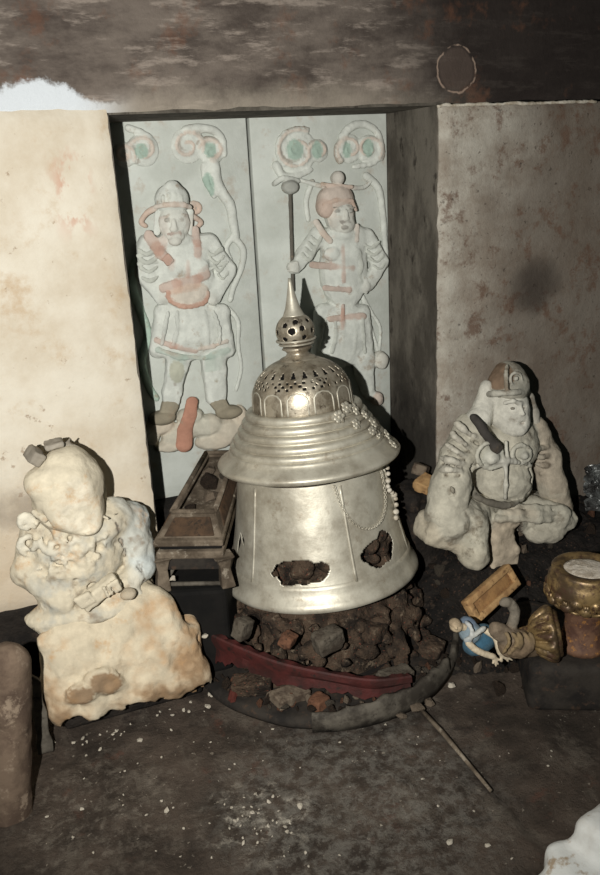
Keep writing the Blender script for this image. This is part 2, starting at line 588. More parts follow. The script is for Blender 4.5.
def surfnet(Fd, lo, h):
    s = Fd < 0
    n = np.array(Fd.shape)-1
    cor = [(a, b, c) for a in (0, 1) for b in (0, 1) for c in (0, 1)]
    cnt = np.zeros(n, np.int8)
    for a, b, c in cor:
        cnt += s[a:a+n[0], b:b+n[1], c:c+n[2]]
    act = (cnt > 0) & (cnt < 8)
    idx = np.argwhere(act)
    ids = np.full(n, -1, np.int32)
    ids[act] = np.arange(len(idx))
    val = {c: Fd[idx[:, 0]+c[0], idx[:, 1]+c[1], idx[:, 2]+c[2]] for c in cor}
    acc = np.zeros((len(idx), 3))
    num = np.zeros(len(idx))
    for c in cor:
        for ax in range(3):
            if c[ax] == 0:
                e = list(c)
                e[ax] = 1
                a, b = val[c], val[tuple(e)]
                cr = (a < 0) != (b < 0)
                tt = np.where(cr, a/np.where(cr, a-b, 1), 0)
                p = np.array(c, float)[None].repeat(len(idx), 0)
                p[:, ax] = tt
                acc += p*cr[:, None]
                num += cr
    V = lo+h*(idx+acc/num[:, None])
    quads = []
    for ax in range(3):
        b, c = (ax+1) % 3, (ax+2) % 3
        sa = [slice(None)]*3
        sb = [slice(None)]*3
        sa[ax], sb[ax] = slice(0, -1), slice(1, None)
        E = s[tuple(sa)] != s[tuple(sb)]
        e = np.argwhere(E)
        m = (e[:, b] > 0) & (e[:, c] > 0) & (e[:, b] < n[b]) & (e[:, c] < n[c])
        e = e[m]
        if not len(e):
            continue
        ins = s[tuple(e.T)]

        def g(db, dc):
            q = e.copy()
            q[:, b] += db
            q[:, c] += dc
            return ids[tuple(q.T)]
        q = np.stack([g(-1, -1), g(0, -1), g(0, 0), g(-1, 0)], 1)
        q[~ins] = q[~ins][:, ::-1]
        quads.append(q)
    Q = np.concatenate(quads)
    return V, Q[(Q >= 0).all(1)], idx


# ================================================================== the setting
W, L, DY, XS = .945, 1.547, .32, .468      # niche width, lintel height, door plane, seam


def wallmesh(name, x0, x1, z0, z1, y0, y1, mat, amp=.006, seed=0, bev=.008, step=.022):
    """a block whose front face is slightly uneven"""
    nx, nz = max(2, int((x1-x0)/step)), max(2, int((z1-z0)/step))
    xs, zs = np.linspace(x0, x1, nx), np.linspace(z0, z1, nz)
    V, Fc = [], []
    for z in zs:
        for x in xs:
            V.append((x, y0, z))
    V = np.array(V)
    edge = np.minimum.reduce([V[:, 0]-x0, x1-V[:, 0], V[:, 2]-z0, z1-V[:, 2]])
    V[:, 1] += fnoise(V, 7, seed)*amp + np.where(edge < 1e-6, bev, 0)
    V[:, 1] -= 0
    jag = fnoise(V, 30, seed+3)*.006
    on_edge = edge < 1e-6
    V[on_edge, 0] += np.where(np.isin(V[on_edge, 0], (x0, x1)), jag[on_edge], 0)
    V[on_edge, 2] += np.where(np.isin(V[on_edge, 2], (z0, z1)), jag[on_edge], 0)
    for i in range(nz-1):
        for j in range(nx-1):
            a = i*nx+j
            Fc.append((a, a+1, a+nx+1, a+nx))
    ring = [j for j in range(nx)]+[i*nx+nx-1 for i in range(1, nz)]+[(nz-1)*nx+j for j in range(nx-2, -1, -1)]+[i*nx for i in range(nz-2, 0, -1)]
    nb = len(V)
    back = V[ring].copy()
    back[:, 1] = y1
    V = np.concatenate([V, back])
    m = len(ring)
    for k in range(m):
        k2 = (k+1) % m
        Fc.append((ring[k2], ring[k], nb+k, nb+k2))
    Fc.append(tuple(nb+k for k in range(m)))
    o = obj(name, V, Fc, mat, smooth=True)
    me = o.data
    me.set_sharp_from_angle(angle=math.radians(40))
    return structure(o)


wallmesh('wall_left', -1.3, 0, .25, 1.556, 0, .45, M_CREAM, seed=1)
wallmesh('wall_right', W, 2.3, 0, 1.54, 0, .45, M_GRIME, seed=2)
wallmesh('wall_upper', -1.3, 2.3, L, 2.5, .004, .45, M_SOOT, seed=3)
# dark lower course of the left wall, set back under the plaster
wallmesh('baseboard_left', -1.3, 0, -.05, .262, .03, .45, M_DARK, amp=.03, seed=4)
# thin broken lip of plaster along the top of the right wall
lip = []
xs = np.linspace(W-.01, 1.5, 60)
lip = np.c_[xs, np.full(60, -.001)+.002*np.sin(xs*40), 1.539+.004*fnoise(np.c_[xs, xs, xs], 30)]
lp = obj('trim_1', *tube(lip, .005+.003*fnoise(np.c_[xs, xs*2, xs], 40, 2), 6), M_CHIP)
structure(lp)
# niche: dark right reveal lining, left reveal, head and sill
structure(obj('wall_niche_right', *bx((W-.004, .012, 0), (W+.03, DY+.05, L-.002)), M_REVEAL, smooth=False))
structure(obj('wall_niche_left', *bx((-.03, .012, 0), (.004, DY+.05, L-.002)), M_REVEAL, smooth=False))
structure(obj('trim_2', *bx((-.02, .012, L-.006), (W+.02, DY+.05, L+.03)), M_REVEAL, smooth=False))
structure(obj('trim_3', *bx((0, .225, -.02), (W, DY+.05, .37), .012), M_DARK))
structure(obj('wall_back', *bx((-.1, DY+.03, -.05), (W+.1, DY+.1, L+.1)), M_SEAM, smooth=False))

# floor: trodden dirt over slabs, one slab edge crossing it
p0, p1 = atz(413, 700, 0), atz(492, 792, 0)
nx, ny = 230, 190
X, Y = np.meshgrid(np.linspace(-1.3, 2.3, nx), np.linspace(-2.6, .45, ny), indexing='xy')
P = np.stack([X, Y, X*0], -1).reshape(-1, 3)
Z = .010*fnoise(P, 5, 5)+.008*fnoise(P, 22, 6)
d = (p1-p0)[:2]
ln = np.linalg.norm(d)
d /= ln
sd = (P[:, 0]-p0[0])*d[1]-(P[:, 1]-p0[1])*d[0]
al = (P[:, 0]-p0[0])*d[0]+(P[:, 1]-p0[1])*d[1]
Z -= .014*np.clip(-sd/.012, 0, 1)*(al > -.02)*np.exp(-np.maximum(-sd, 0)/.25)
P[:, 2] = Z-.004
Fc = np.array([(i*nx+j, i*nx+j+1, (i+1)*nx+j+1, (i+1)*nx+j) for i in range(ny-1) for j in range(nx-1)])
structure(obj('floor', P, Fc, M_FLOOR))


def floor_z(x, y):
    return 0.0


# ------------------------------------------------------------------ the two carved door leaves
C_PALE = S(204, 206, 198)
C_ORANGE = S(176, 130, 110)
C_PINK = S(198, 176, 160)
C_GREEN = S(160, 178, 165)
C_BROWN = S(132, 114, 98)
C_SKIN = S(202, 200, 190)
DS = 1/318.


def press(d):
    """relief height after flattening: steep flanks, shallow fronts"""
    return np.where(d > .038, .038+(d-.038)*.42, d)


def R(px, py, dep=0.):
    p = at(px, py, DY-press(dep*.9))
    p[1] = DY-dep
    return p


class Relief(Sculpt):
    """modelled deep, then pressed flat on to the door"""
    def build(s, name, parent, **kw):
        V, Q, p = s.mesh(ylim=DY+.012, **kw)
        V[:, 1] = DY-press((DY-V[:, 1])*.9)
        return obj(name, V, Q, M_RELIEF, parent, paint=p)


def leaf(name, x0, x1, label):
    t = thing(name, label, 'door', ((x0+x1)/2, DY, 0))
    t['kind'] = 'structure'
    V, Fc = bx((x0, DY, .34), (x1, DY+.035, L+.02), .004)
    o = obj('door_slab', V, Fc, M_DOOR, t)
    return t


door_l = leaf('door_1', .003, XS-.005, 'left stone door leaf carved with a helmeted guardian with hand on hip')
door_r = leaf('door_2', XS+.005, W-.006, 'right stone door leaf carved with a top-knotted guardian holding a staff')


def spiral(cx, cy, r0, turns, a0, dirn=1, n=26, sq=1.):
    pts = []
    for i in range(n+1):
        s = i/n
        r = r0*(1-.8*s)
        a = a0+dirn*turns*2*PI*s
        pts.append(R(cx+r*math.cos(a)*sq, cy+r*math.sin(a), .004))
    return pts


def cloud(parent, loops, tails, greens):
    c = Relief(.0035, .006, C_PALE)
    for (cx, cy, r, turns, a0, dr) in loops:
        c.ell(R(cx, cy, 0), (r*DS, .013, r*DS), C_PALE)
        c.path(spiral(cx, cy, r, turns, a0, dr), .0105, .006, col=C_PALE, k=.003)
        c.path([q+np.array([0, -.004, 0]) for q in spiral(cx, cy, r+3.6, .75, a0, dr)], .0036, .0025, col=C_BROWN, k=.002)
        c.path([q+np.array([0, -.009, 0]) for q in spiral(cx, cy, r, turns, a0, dr)], .003, .002, col=C_PINK, k=.003)
    for pts, r in tails:
        c.path(spline([R(px, py, .004) for px, py in pts], 4), r*DS, r*DS*.6, col=C_PALE, k=.006)
    for (cx, cy, rx, rz) in greens:
        c.ell(R(cx, cy, .012), (rx*DS, .03, rz*DS), C_GREEN, op='p')
    return c.build('carved_cloud', parent, noise=.0014, nscale=50)


cloud(door_l, [(143, 150, 15, 1.3, 2.6, 1), (124, 155, 11, 1.2, .5, -1)], [([(128, 128), (140, 132), (150, 137)], 3)], [(141, 151, 6.5, 6.5)])
cloud(door_l, [(187, 146, 16, 1.4, .3, -1), (211, 151, 13, 1.2, 3.4, 1)],
      [([(186, 130), (200, 128), (215, 131), (223, 141), (224, 155)], 4), ([(213, 163), (216, 180), (222, 193), (230, 205), (233, 222), (236, 238)], 6),
       ([(205, 165), (206, 180), (214, 196)], 4)], [(210, 150, 6, 7), (208, 186, 6, 12)])
cloud(door_r, [(296, 151, 22, 1.5, 5.2, -1), (318, 151, 11, 1.1, 2.6, 1)], [([(276, 165), (283, 176), (296, 176), (311, 170)], 4)], [(295, 150, 9, 10), (317, 150, 6, 9)])
cloud(door_r, [(349, 149, 14, 1.2, 2.2, 1), (368, 149, 14, 1.2, .7, -1)], [([(340, 150), (345, 132), (360, 124), (375, 130), (381, 145), (374, 162), (354, 167)], 4)],
      [(347, 150, 5, 8), (368, 148, 6, 9)])


def ribbon(parent, name, paths, col):
    c = Relief(.0035, .004, col)
    for pts, r in paths:
        c.path(spline([R(px, py, .003) for px, py in pts], 5), r*DS, r*DS*.8, col=col, k=.004)
    return c.build(name, parent, noise=.0006, nscale=60)


ribbon(door_l, 'scarf', [([(233, 236), (243, 250), (241, 268), (233, 288), (230, 300)], 3.4), ([(228, 308), (238, 322), (238, 345), (241, 368), (236, 390)], 2.4),
                         ([(232, 238), (226, 248), (231, 262)], 3)], C_PALE)
ribbon(door_l, 'scarf', [([(136, 262), (132, 285), (140, 310), (148, 335), (142, 360), (148, 385), (156, 398)], 4.5)], S(172, 190, 176))
ribbon(door_r, 'scarf', [([(312, 182), (306, 200), (308, 220)], 3), ([(366, 176), (378, 188), (382, 210), (384, 232), (386, 262)], 4),
                         ([(362, 296), (367, 315), (374, 338), (378, 352)], 2.2), ([(362, 296), (371, 312), (380, 328), (379, 352)], 2.2)], C_PALE)

# --- left guardian
P_ = lambda px, py, dep=.0: R(px, py, dep)
E = lambda rx, ry, rz: (rx*DS, ry, rz*DS)
g = Relief(.0034, .012, C_PALE)
g.ell(P_(184, 275, .01), E(30, .075, 44))
g.ell(P_(182, 252, .01), E(34, .07, 20))
g.cap(P_(148, 246, .02), P_(145, 275, .02), 11*DS, 9*DS)
g.cap(P_(145, 275, .02), P_(160, 296, .035), 9*DS, 7*DS)
g.ell(P_(163, 297, .04), E(6, .035, 6), C_SKIN)
g.cap(P_(208, 244, .02), P_(226, 270, .02), 11*DS, 9.5*DS)
g.cap(P_(226, 270, .02), P_(214, 296, .035), 10*DS, 7*DS)
g.ell(P_(212, 299, .04), E(6, .035, 6), C_SKIN)
for i, (a, b) in enumerate([((138, 256), (158, 252)), ((138, 264), (156, 262)), ((204, 258), (222, 250)), ((208, 270), (228, 262))]):
    g.cap(P_(*a, .055), P_(*b, .055), 1.6*DS, col=S(186, 188, 178), k=.004)
# skirt and hem
for i in range(9):
    s = i/8
    xa, xb = 163+s*58, 157+s*70
    g.cap(P_(xa, 312, .015), P_(xb, 350, .02), 9*DS, 8*DS, k=.01)
g.ell(P_(192, 330, .02), E(30, .065, 30))
g.path([P_(156, 340, .05), P_(172, 346, .064), P_(196, 351, .068)], 2.4*DS, col=C_ORANGE, k=.004)
g.path([P_(200, 349, .072), P_(214, 346, .066), P_(227, 341, .05)], 2*DS, col=C_PINK, k=.004)
g.path([P_(158, 350, .05), P_(180, 357, .068), P_(205, 358, .068), P_(228, 350, .045)], 2.4*DS, col=C_GREEN, k=.004)
for i in range(6):
    g.path(spline([P_(168+i*9, 312, .066), P_(165+i*10.5+(i % 2)*2, 328, .078), P_(162+i*11.5, 344, .074)], 3), 1.3*DS, 1.5*DS, col=S(190, 192, 184), k=.009)
for i in range(4):
    g.path(spline([P_(139+i*1, 250+i*9, .058), P_(147+i, 254+i*9, .07), P_(155+i, 249+i*9, .062)], 3), 1.5*DS, col=S(186, 188, 178), k=.004)
    g.path(spline([P_(206+i*4, 250+i*8, .06), P_(214+i*3, 255+i*8, .068), P_(222+i*2, 248+i*8, .056)], 3), 1.4*DS, col=S(186, 188, 178), k=.004)
# legs
g.cap(P_(178, 358, .02), P_(172, 392, .025), 13*DS, 9*DS)
g.cap(P_(172, 392, .025), P_(170, 406, .028), 10*DS, 8*DS)
g.cap(P_(213, 358, .02), P_(216, 396, .025), 14*DS, 11*DS)
g.ell(P_(177, 372, .055), E(8, .025, 12), S(176, 176, 160), op='p')
for i in range(3):
    g.ell(P_(171+i*4, 376+i*9, .075), E(3, .02, 4), C_BROWN, op='p')
    g.ell(P_(211+(i % 2)*6, 372+i*10, .08), E(3, .02, 4), S(166, 160, 142), op='p')
# belt, roundel, straps
g.path([P_(163, 288, .066), P_(175, 284, .08), P_(195, 280, .083), P_(206, 274, .07)], 4.2*DS, col=C_ORANGE, k=.004)
g.ell(P_(188, 294, .06), E(21, .045, 14), S(198, 176, 156), k=.006)
ringp = [P_(188+20*math.cos(a), 294+13*math.sin(a), .098-.018*abs(math.cos(a))) for a in np.linspace(-.1, PI+.1, 12)]
g.path(ringp, 2.3*DS, col=C_ORANGE, k=.004)
g.cap(P_(187, 262, .072), P_(188, 280, .082), 2.8*DS, col=C_ORANGE, k=.004)
g.path([P_(149, 236, .046), P_(156, 247, .064), P_(163, 256, .071)], 5*DS, col=C_ORANGE, k=.004)
g.box(P_(168, 260, .088), (4.5*DS, .012, 4.5*DS), .003, (0, -35, 0), C_ORANGE, k=.003)
g.path([P_(195, 230, .046), P_(197, 243, .066), P_(197, 254, .072)], 4*DS, col=C_ORANGE, k=.004)
g.ell(P_(176, 270, .066), E(9, .03, 7), C_PALE, k=.01)
g.ell(P_(200, 266, .066), E(8, .03, 7), C_PALE, k=.01)
# neck scarf, head
g.ell(P_(175, 240, .045), E(18, .055, 8))
g.ell(P_(174, 222, .045), E(15.5, .085, 19), C_SKIN, k=.006)
g.ell(P_(175, 235, .06), E(11, .07, 9), C_SKIN, k=.006)
g.ell(P_(174, 225, .125), E(2.6, .022, 6), C_SKIN, k=.004)
g.ell(P_(174, 229, .125), E(4, .016, 2.6), C_SKIN, k=.004)
for sx in (-6.5, 6):
    g.ell(P_(174+sx, 220, .112), E(3.4, .016, 1.6), S(120, 108, 96), k=.003)
    g.cap(P_(174+sx-4, 216, .112), P_(174+sx+4, 215, .114), 1.1*DS, col=S(150, 132, 112), k=.003)
g.cap(P_(168, 234, .125), P_(180, 233.5, .125), 1.1*DS, col=S(142, 96, 80), k=.002)
g.ell(P_(175, 241, .115), E(6, .03, 4), C_SKIN, k=.005)
figure = g.build('carved_guardian', door_l, noise=.0022, nscale=36)

hm = Relief(.0032, .006, C_PALE)
hm.ell(P_(172, 200, .045), E(16, .085, 15))
hm.ell(P_(172, 188, .06), E(8, .05, 7))
hm.path([P_(156, 207, .09), P_(165, 205, .125), P_(174, 204.5, .132), P_(184, 205, .122), P_(190, 207, .085)], 2.3*DS, col=C_PINK, k=.003)
hm.path(spiral(195, 209, 7, 1.1, 3.4, 1, 12), 2.4*DS, 1.6*DS, col=C_PINK, k=.004)
hm.path(spline([P_(156, 208, .03), P_(147, 213, .02), P_(141, 222, .01), P_(146, 226, .008)], 4), 2.8*DS, 1.8*DS, col=C_PINK, k=.004)
hm.path(spline([P_(192, 216, .03), P_(201, 222, .02), P_(196, 228, .015)], 4), 2.4*DS, 1.8*DS, col=C_PINK, k=.004)
hm.cap(P_(158, 214, .05), P_(157, 232, .05), 3.4*DS, col=C_PALE, k=.006)
hm.cap(P_(190, 212, .05), P_(189, 233, .05), 3.4*DS, col=C_PALE, k=.006)
for i in range(4):
    hm.ell(P_(163+i*6, 196+abs(i-1.5)*2, .122-abs(i-1.5)*.006), E(2, .012, 4), S(188, 190, 180), k=.003)
ho = hm.build('helmet', figure, noise=.0008, nscale=50)
for bt, ft in (((170, 405), (160, 418)), ((217, 400), (232, 412))):
    b = Relief(.0034, .008, C_BROWN)
    b.cap(P_(*bt, .03), P_(ft[0]*.5+bt[0]*.5, ft[1], .03), 9*DS, 7*DS, col=S(150, 142, 124))
    b.ell(P_(ft[0]*.8+bt[0]*.2, ft[1], .03), E(14, .06, 7), S(132, 122, 104))
    b.build('boot', figure, noise=.0008, nscale=50)
rk = Relief(.0042, .012, S(190, 190, 178))
for px, py, rx, rz in [(160, 425, 14, 10), (178, 435, 18, 12), (205, 425, 20, 12), (228, 428, 16, 12), (190, 415, 14, 9), (240, 418, 8, 14), (150, 436, 10, 10), (215, 440, 22, 10), (170, 445, 16, 7)]:
    rk.ell(P_(px, py, .008), E(rx, .045, rz), S(190, 188, 174) if (px//7) % 2 else S(196, 184, 166))
rk.build('carved_rock', door_l, noise=.003, nscale=26)
sc = Relief(.0036, .005, C_ORANGE)
sc.path([P_(192, 402, .04), P_(190, 415, .052), P_(185, 430, .05), P_(184, 444, .045)], 6*DS, 9*DS, col=C_ORANGE)
sc.build('red_scarf_end', door_l, noise=.001, nscale=50)

# --- right guardian
g = Relief(.0034, .012, C_PALE)
g.ell(P_(343, 268, .01), E(27, .075, 46))
g.ell(P_(343, 240, .01), E(29, .07, 18))
g.cap(P_(318, 236, .02), P_(303, 256, .02), 10*DS, 8*DS)
g.cap(P_(303, 256, .02), P_(295, 268, .04), 8*DS, 6*DS)
g.ell(P_(293, 267, .045), E(6.5, .035, 6), C_SKIN)
for k in range(4):
    g.cap(P_(288, 263+k*2.6, .07), P_(297, 263+k*2.6, .066), 1.4*DS, col=C_SKIN, k=.002)
g.cap(P_(366, 238, .02), P_(380, 262, .02), 10*DS, 9*DS)
g.cap(P_(380, 262, .02), P_(368, 284, .035), 9*DS, 7*DS)
g.ell(P_(365, 286, .042), E(6, .035, 6), C_SKIN)
g.path(spline([P_(358, 252, .07), P_(362, 266, .075), P_(359, 276, .07), P_(366, 292, .05)], 4), 2*DS, col=S(180, 182, 172), k=.003)
for i in range(8):
    s = i/7
    g.cap(P_(322+s*40, 312, .015), P_(317+s*50, 356, .02), 9*DS, 8*DS)
g.ell(P_(345, 335, .02), E(27, .06, 34))
for i in range(5):
    g.path(spline([P_(326+i*9, 318, .064), P_(324+i*10+(i % 2)*2, 336, .074), P_(321+i*11, 352, .066)], 3), 1.5*DS, 1.9*DS, col=S(186, 188, 178), k=.006)
for i in range(4):
    g.path(spline([P_(311-i*3, 236+i*6, .058), P_(318-i*3, 242+i*6, .062), P_(322-i*3, 236+i*6, .055)], 3), 1.4*DS, col=S(186, 188, 178), k=.004)
    g.path(spline([P_(364+i*3, 244+i*7, .056), P_(371+i*3, 248+i*7, .06), P_(379+i*2, 242+i*7, .05)], 3), 1.4*DS, col=S(186, 188, 178), k=.004)
g.cap(P_(332, 360, .02), P_(330, 410, .02), 13*DS, 9*DS)
g.cap(P_(362, 360, .02), P_(368, 392, .02), 13*DS, 8*DS)
g.ell(P_(380, 360, .02), E(8, .05, 10), S(200, 192, 178))
g.ell(P_(376, 398, .025), E(7, .05, 8), S(192, 156, 136))
for a, b, r in [((312, 265, .056), (352, 268, .076), 3.4), ((325, 288, .076), (349, 290, .078), 2.6), ((330, 319, .068), (364, 316, .058), 3.4),
                ((343, 246, .07), (344, 281, .08), 2.4), ((343, 306, .074), (343, 328, .07), 2.6)]:
    g.cap(P_(*a), P_(*b), r*DS, col=C_ORANGE, k=.004)
g.path([P_(316, 222, .05), P_(323, 233, .07), P_(330, 241, .08)], 3*DS, col=C_PINK, k=.004)
g.path([P_(357, 226, .06), P_(357, 240, .075)], 2.6*DS, col=C_PINK, k=.004)
g.ell(P_(332, 254, .066), E(9, .03, 7), C_PALE, k=.01)
g.ell(P_(355, 254, .064), E(8, .03, 7), C_PALE, k=.01)
g.ell(P_(343, 235, .05), E(14, .05, 6))
g.ell(P_(340, 215, .045), E(15, .085, 19), C_SKIN, k=.006)
g.ell(P_(344, 224, .06), E(11, .075, 10), C_SKIN, k=.006)
g.ell(P_(346, 215, .128), E(2.4, .022, 5.5), C_SKIN, k=.004)
g.ell(P_(346.5, 218.5, .128), E(3.6, .016, 2.2), C_SKIN, k=.004)
for sx in (-7.5, 5.5):
    g.ell(P_(345+sx, 211, .115), E(2.8, .016, 1.5), S(84, 76, 68), k=.003)
    g.cap(P_(345+sx-4, 207.5-(sx > 0), .115), P_(345+sx+4, 206.5+(sx > 0), .117), 1*DS, col=S(110, 98, 86), k=.003)
g.cap(P_(341, 222, .13), P_(350, 222, .126), 1.2*DS, col=S(92, 72, 64), k=.002)
g.ell(P_(345, 227, .122), E(4, .018, 2), S(96, 84, 76), k=.003)
fig2 = g.build('carved_guardian', door_r, noise=.0022, nscale=36)
hm = Relief(.0032, .006, C_PINK)
hm.ell(P_(336, 200, .04), E(19, .085, 16), S(194, 180, 168))
hm.ell(P_(326, 207, .05), E(9, .07, 11), S(194, 168, 152))
hm.ell(P_(338, 178, .05), E(6.5, .05, 7), C_PALE)
hm.path([P_(322, 184, .05), P_(334, 186, .08), P_(352, 187, .07)], 2*DS, col=C_PINK, k=.003)
hm.path([P_(324, 205, .1), P_(336, 200, .125), P_(352, 201, .11), P_(356, 210, .08)], 1.8*DS, col=S(186, 160, 142), k=.003)
hm.path(spline([P_(322, 186, .03), P_(310, 183, .015), P_(300, 180, .01)], 4), 2.4*DS, 1.6*DS, col=C_PALE, k=.003)
hm.path(spline([P_(353, 188, .03), P_(364, 187, .015), P_(372, 180, .01)], 4), 2.4*DS, 1.6*DS, col=C_PALE, k=.003)
hm.build('hair_knot', fig2, noise=.0008, nscale=50)
st = Relief(.0032, .004, S(112, 108, 98))
st.cap(P_(290, 192, .03), P_(293, 290, .03), 1.9*DS, col=S(98, 94, 86))
st.ell(P_(290, 187, .02), E(9, .03, 7), C_PALE)
st.path(spline([P_(274, 184, .01), P_(284, 178, .02), P_(298, 181, .02)], 4), 2.4*DS, col=C_PALE)
st.build('staff', fig2, noise=.0006, nscale=50)


# ================================================================== silver stupa
ST = np.array([.463, -.120, .246])
stupa = thing('silver_stupa', 'dented silver stupa with spire, domed top and flared drum on a rubble base', 'stupa', ST, rot=(math.radians(-5.), math.radians(-1.6), 0))
PHI = math.atan2(CAM[1]-ST[1], CAM[0]-ST[0])       # azimuth that faces the viewer


def shell(name, prof, mat, parent=stupa, n=96, holes=None, thick=.0025, wob=None, sub=1):
    """thin turned sheet of metal; holes(azimuth offset, z, point) drops faces"""
    if sub > 1:
        pr = []
        for i in range(len(prof)-1):
            for k in range(sub):
                s = k/sub
                pr.append((prof[i][0]*(1-s)+prof[i+1][0]*s, prof[i][1]*(1-s)+prof[i+1][1]*s))
        prof = pr+[prof[-1]]
    V, Fc = lathe(prof, n, wob)
    if holes:
        keep = []
        for f in Fc:
            c = V[list(f)].mean(0)
            a = (math.atan2(c[1], c[0])-PHI+PI) % (2*PI)-PI
            if not holes(a, c[2], c):
                keep.append(f)
        Fc = keep
    o = obj(name, V, Fc, mat, parent, local=True)
    if thick:
        m = o.modifiers.new('sheet', 'SOLIDIFY')
        m.thickness = thick
        m.offset = -1
    return o


def dents(a, z):
    return float(.012*vnoise(np.array([math.cos(a)*2, math.sin(a)*2, z*6]), 1.3, 4)+.004*vnoise(np.array([math.cos(a)*2, math.sin(a)*2, z*6]), 4, 2))


body_r = lambda z: .268+(.212-.268)*min(1, max(0, (z-.04)/(.33-.04)))**.85
nz3 = lambda c, s, sd=0: float(vnoise(np.array([c[0], c[1], c[2]]), s, sd))


def body_holes(a, z, c):
    n = nz3(c, 38)*.55+nz3(c, 90, 3)*.3
    e1 = ((a+.20)/.31)**2+((z-.090)/.036)**2
    e1b = ((a+.30)/.17)**2+((z-.084)/.032)**2
    e2 = ((a-.74)/.24)**2+((z-.100)/.040)**2
    e2b = ((a-.86)/.14)**2+((z-.118)/.034)**2
    cr = abs(a+1.13-(z-.14)*.8)/.05+abs(z-.14)/.045
    cr2 = abs(a+1.02-(z-.15)*-2.2)/.05+abs(z-.155)/.028
    if min(e1, e1b, e2, e2b)+n*1.1 < 1:
        return True
    return cr+n*.3 < .8 or cr2+n*.3 < .7


zs = np.linspace(.33, .03, 96)
drum = shell('drum', [(body_r(z), z) for z in zs], M_SILVER, n=480, holes=body_holes, wob=dents)
foot_prof = [(.262, .052), (.270, .044), (.272, .034), (.276, .02), (.283, .008), (.291, -.004), (.293, -.016), (.286, -.018)]
shell('foot_ring', foot_prof, M_SILVER, n=160, wob=lambda a, z: dents(a, z)*1.2, sub=2)
# raised seams down the drum
sv = []
for off in (-1.75, -.80, .38, 1.35, 2.4, 3.2):
    pts = [((body_r(z)+.001)*math.cos(PHI+off), (body_r(z)+.001)*math.sin(PHI+off), z) for z in np.linspace(.32, .045, 12)]
    sv = [tube(pts, .0055, 8)]
    for d_ in (-.045, .045):
        pts = [((body_r(z)-.001)*math.cos(PHI+off+d_), (body_r(z)-.001)*math.sin(PHI+off+d_), z) for z in np.linspace(.32, .045, 12)]
        sv.append(tube(pts, .0028, 6))
    obj('drum_seam', *join(*sv), M_SILVER, stupa, local=True)

eave_prof = [(.205, .335), (.225, .34), (.246, .346), (.261, .352), (.268, .359), (.270, .366), (.266, .373), (.255, .380), (.243, .388), (.236, .395), (.232, .404), (.222, .408)]
shell('eave', eave_prof, M_SILVER, n=160, wob=lambda a, z: dents(a, z)*.9, sub=2)
steps = []
for r, z0, z1 in ((.225, .402, .424), (.212, .424, .446), (.196, .448, .470), (.182, .470, .492), (.168, .494, .516)):
    steps += [(r-.006, z0), (r+.001, z0+.002), (r+.003, z0+.006), (r+.002, z1-.007), (r-.002, z1-.002), (r-.010, z1)]
shell('stepped_tier', steps+[(.13, .517)], M_SILVER, n=160, wob=lambda a, z: dents(a, z)*.6)


def dome_r(z):
    s = (z-.515)/(.672-.515)
    s = min(1, max(0, s))
    return .146*max(.02, 1-s**2.6)**.5*(1-.02*(1-s))


def dome_holes(a, z, c):
    # two rows of pierced drops and a fret of small openings
    u = (a*22/(2*PI)) % 1-.5
    if .622 < z < .640 and abs(u) < .20*(1-(z-.622)/.024)+.03:
        return True
    u2 = (a*34/(2*PI)+.5*(int((z-.588)/.009) % 2)) % 1-.5
    if .588 < z < .615 and abs(u2) < .17 and ((z-.588) % .009) > .0035:
        return nz3(c, 60, 5) > -.22
    return False


dz = [(dome_r(z), z) for z in np.linspace(.668, .512, 70)]
shell('dome', dz, M_SILVER_DARK, n=352, holes=dome_holes, thick=.003)
shell('dome_shade_shell', [(max(.004, dome_r(z)-.010), z) for z in np.linspace(.660, .515, 24)], M_SEAM, n=64, thick=0)  # added near-black shell, colours the hollow behind the openings as shade
arch = []
for k in range(12):
    a0 = PHI+2*PI*k/12-.08
    pts = []
    for s in np.linspace(0, 1, 17):
        if s < .35:
            off, z = -.20, .516+(s/.35)*.045
        elif s > .65:
            off, z = .20, .516+((1-s)/.35)*.045
        else:
            q = (s-.35)/.30*PI
            off, z = -.20*math.cos(q), .561+.022*math.sin(q)
        r = dome_r(z)+.001
        pts.append((r*math.cos(a0+off), r*math.sin(a0+off), z))
    arch.append(tube(pts, .0038, 6))
band = [((dome_r(.618)+.001)*math.cos(a), (dome_r(.618)+.001)*math.sin(a), .618) for a in np.linspace(0, 2*PI, 73)[:-1]]
arch.append(tube(band, .0026, 6, True))
band = [((dome_r(.646)+.001)*math.cos(a), (dome_r(.646)+.001)*math.sin(a), .646) for a in np.linspace(0, 2*PI, 73)[:-1]]
arch.append(tube(band, .0026, 6, True))
obj('dome_arch', *join(*arch), M_SILVER, stupa, local=True)
neck = [(.060, .662), (.050, .672), (.036, .678), (.030, .686), (.034, .694), (.044, .700), (.040, .706), (.028, .709)]
shell('neck', neck, M_SILVER_DARK, n=48, thick=.002)


def ball_holes(a, z, c):
    for az, el, r in ((-.15, .1, .19), (.42, .22, .15), (-.55, .45, .15), (.1, .62, .15), (-.6, -.32, .15), (.5, -.3, .14), (-1.15, .05, .16), (1.1, .0, .16), (-.05, -.52, .15), (1.0, .6, .14), (2, .2, .16), (2.6, -.2, .16), (-2, .2, .16), (-2.6, -.3, .16)):
        d = np.array([math.cos(PHI+az)*math.cos(el), math.sin(PHI+az)*math.cos(el), math.sin(el)])
        q = (c-np.array([0, 0, .755]))/.052
        if np.linalg.norm(q-d) < r:
            return True
    return False


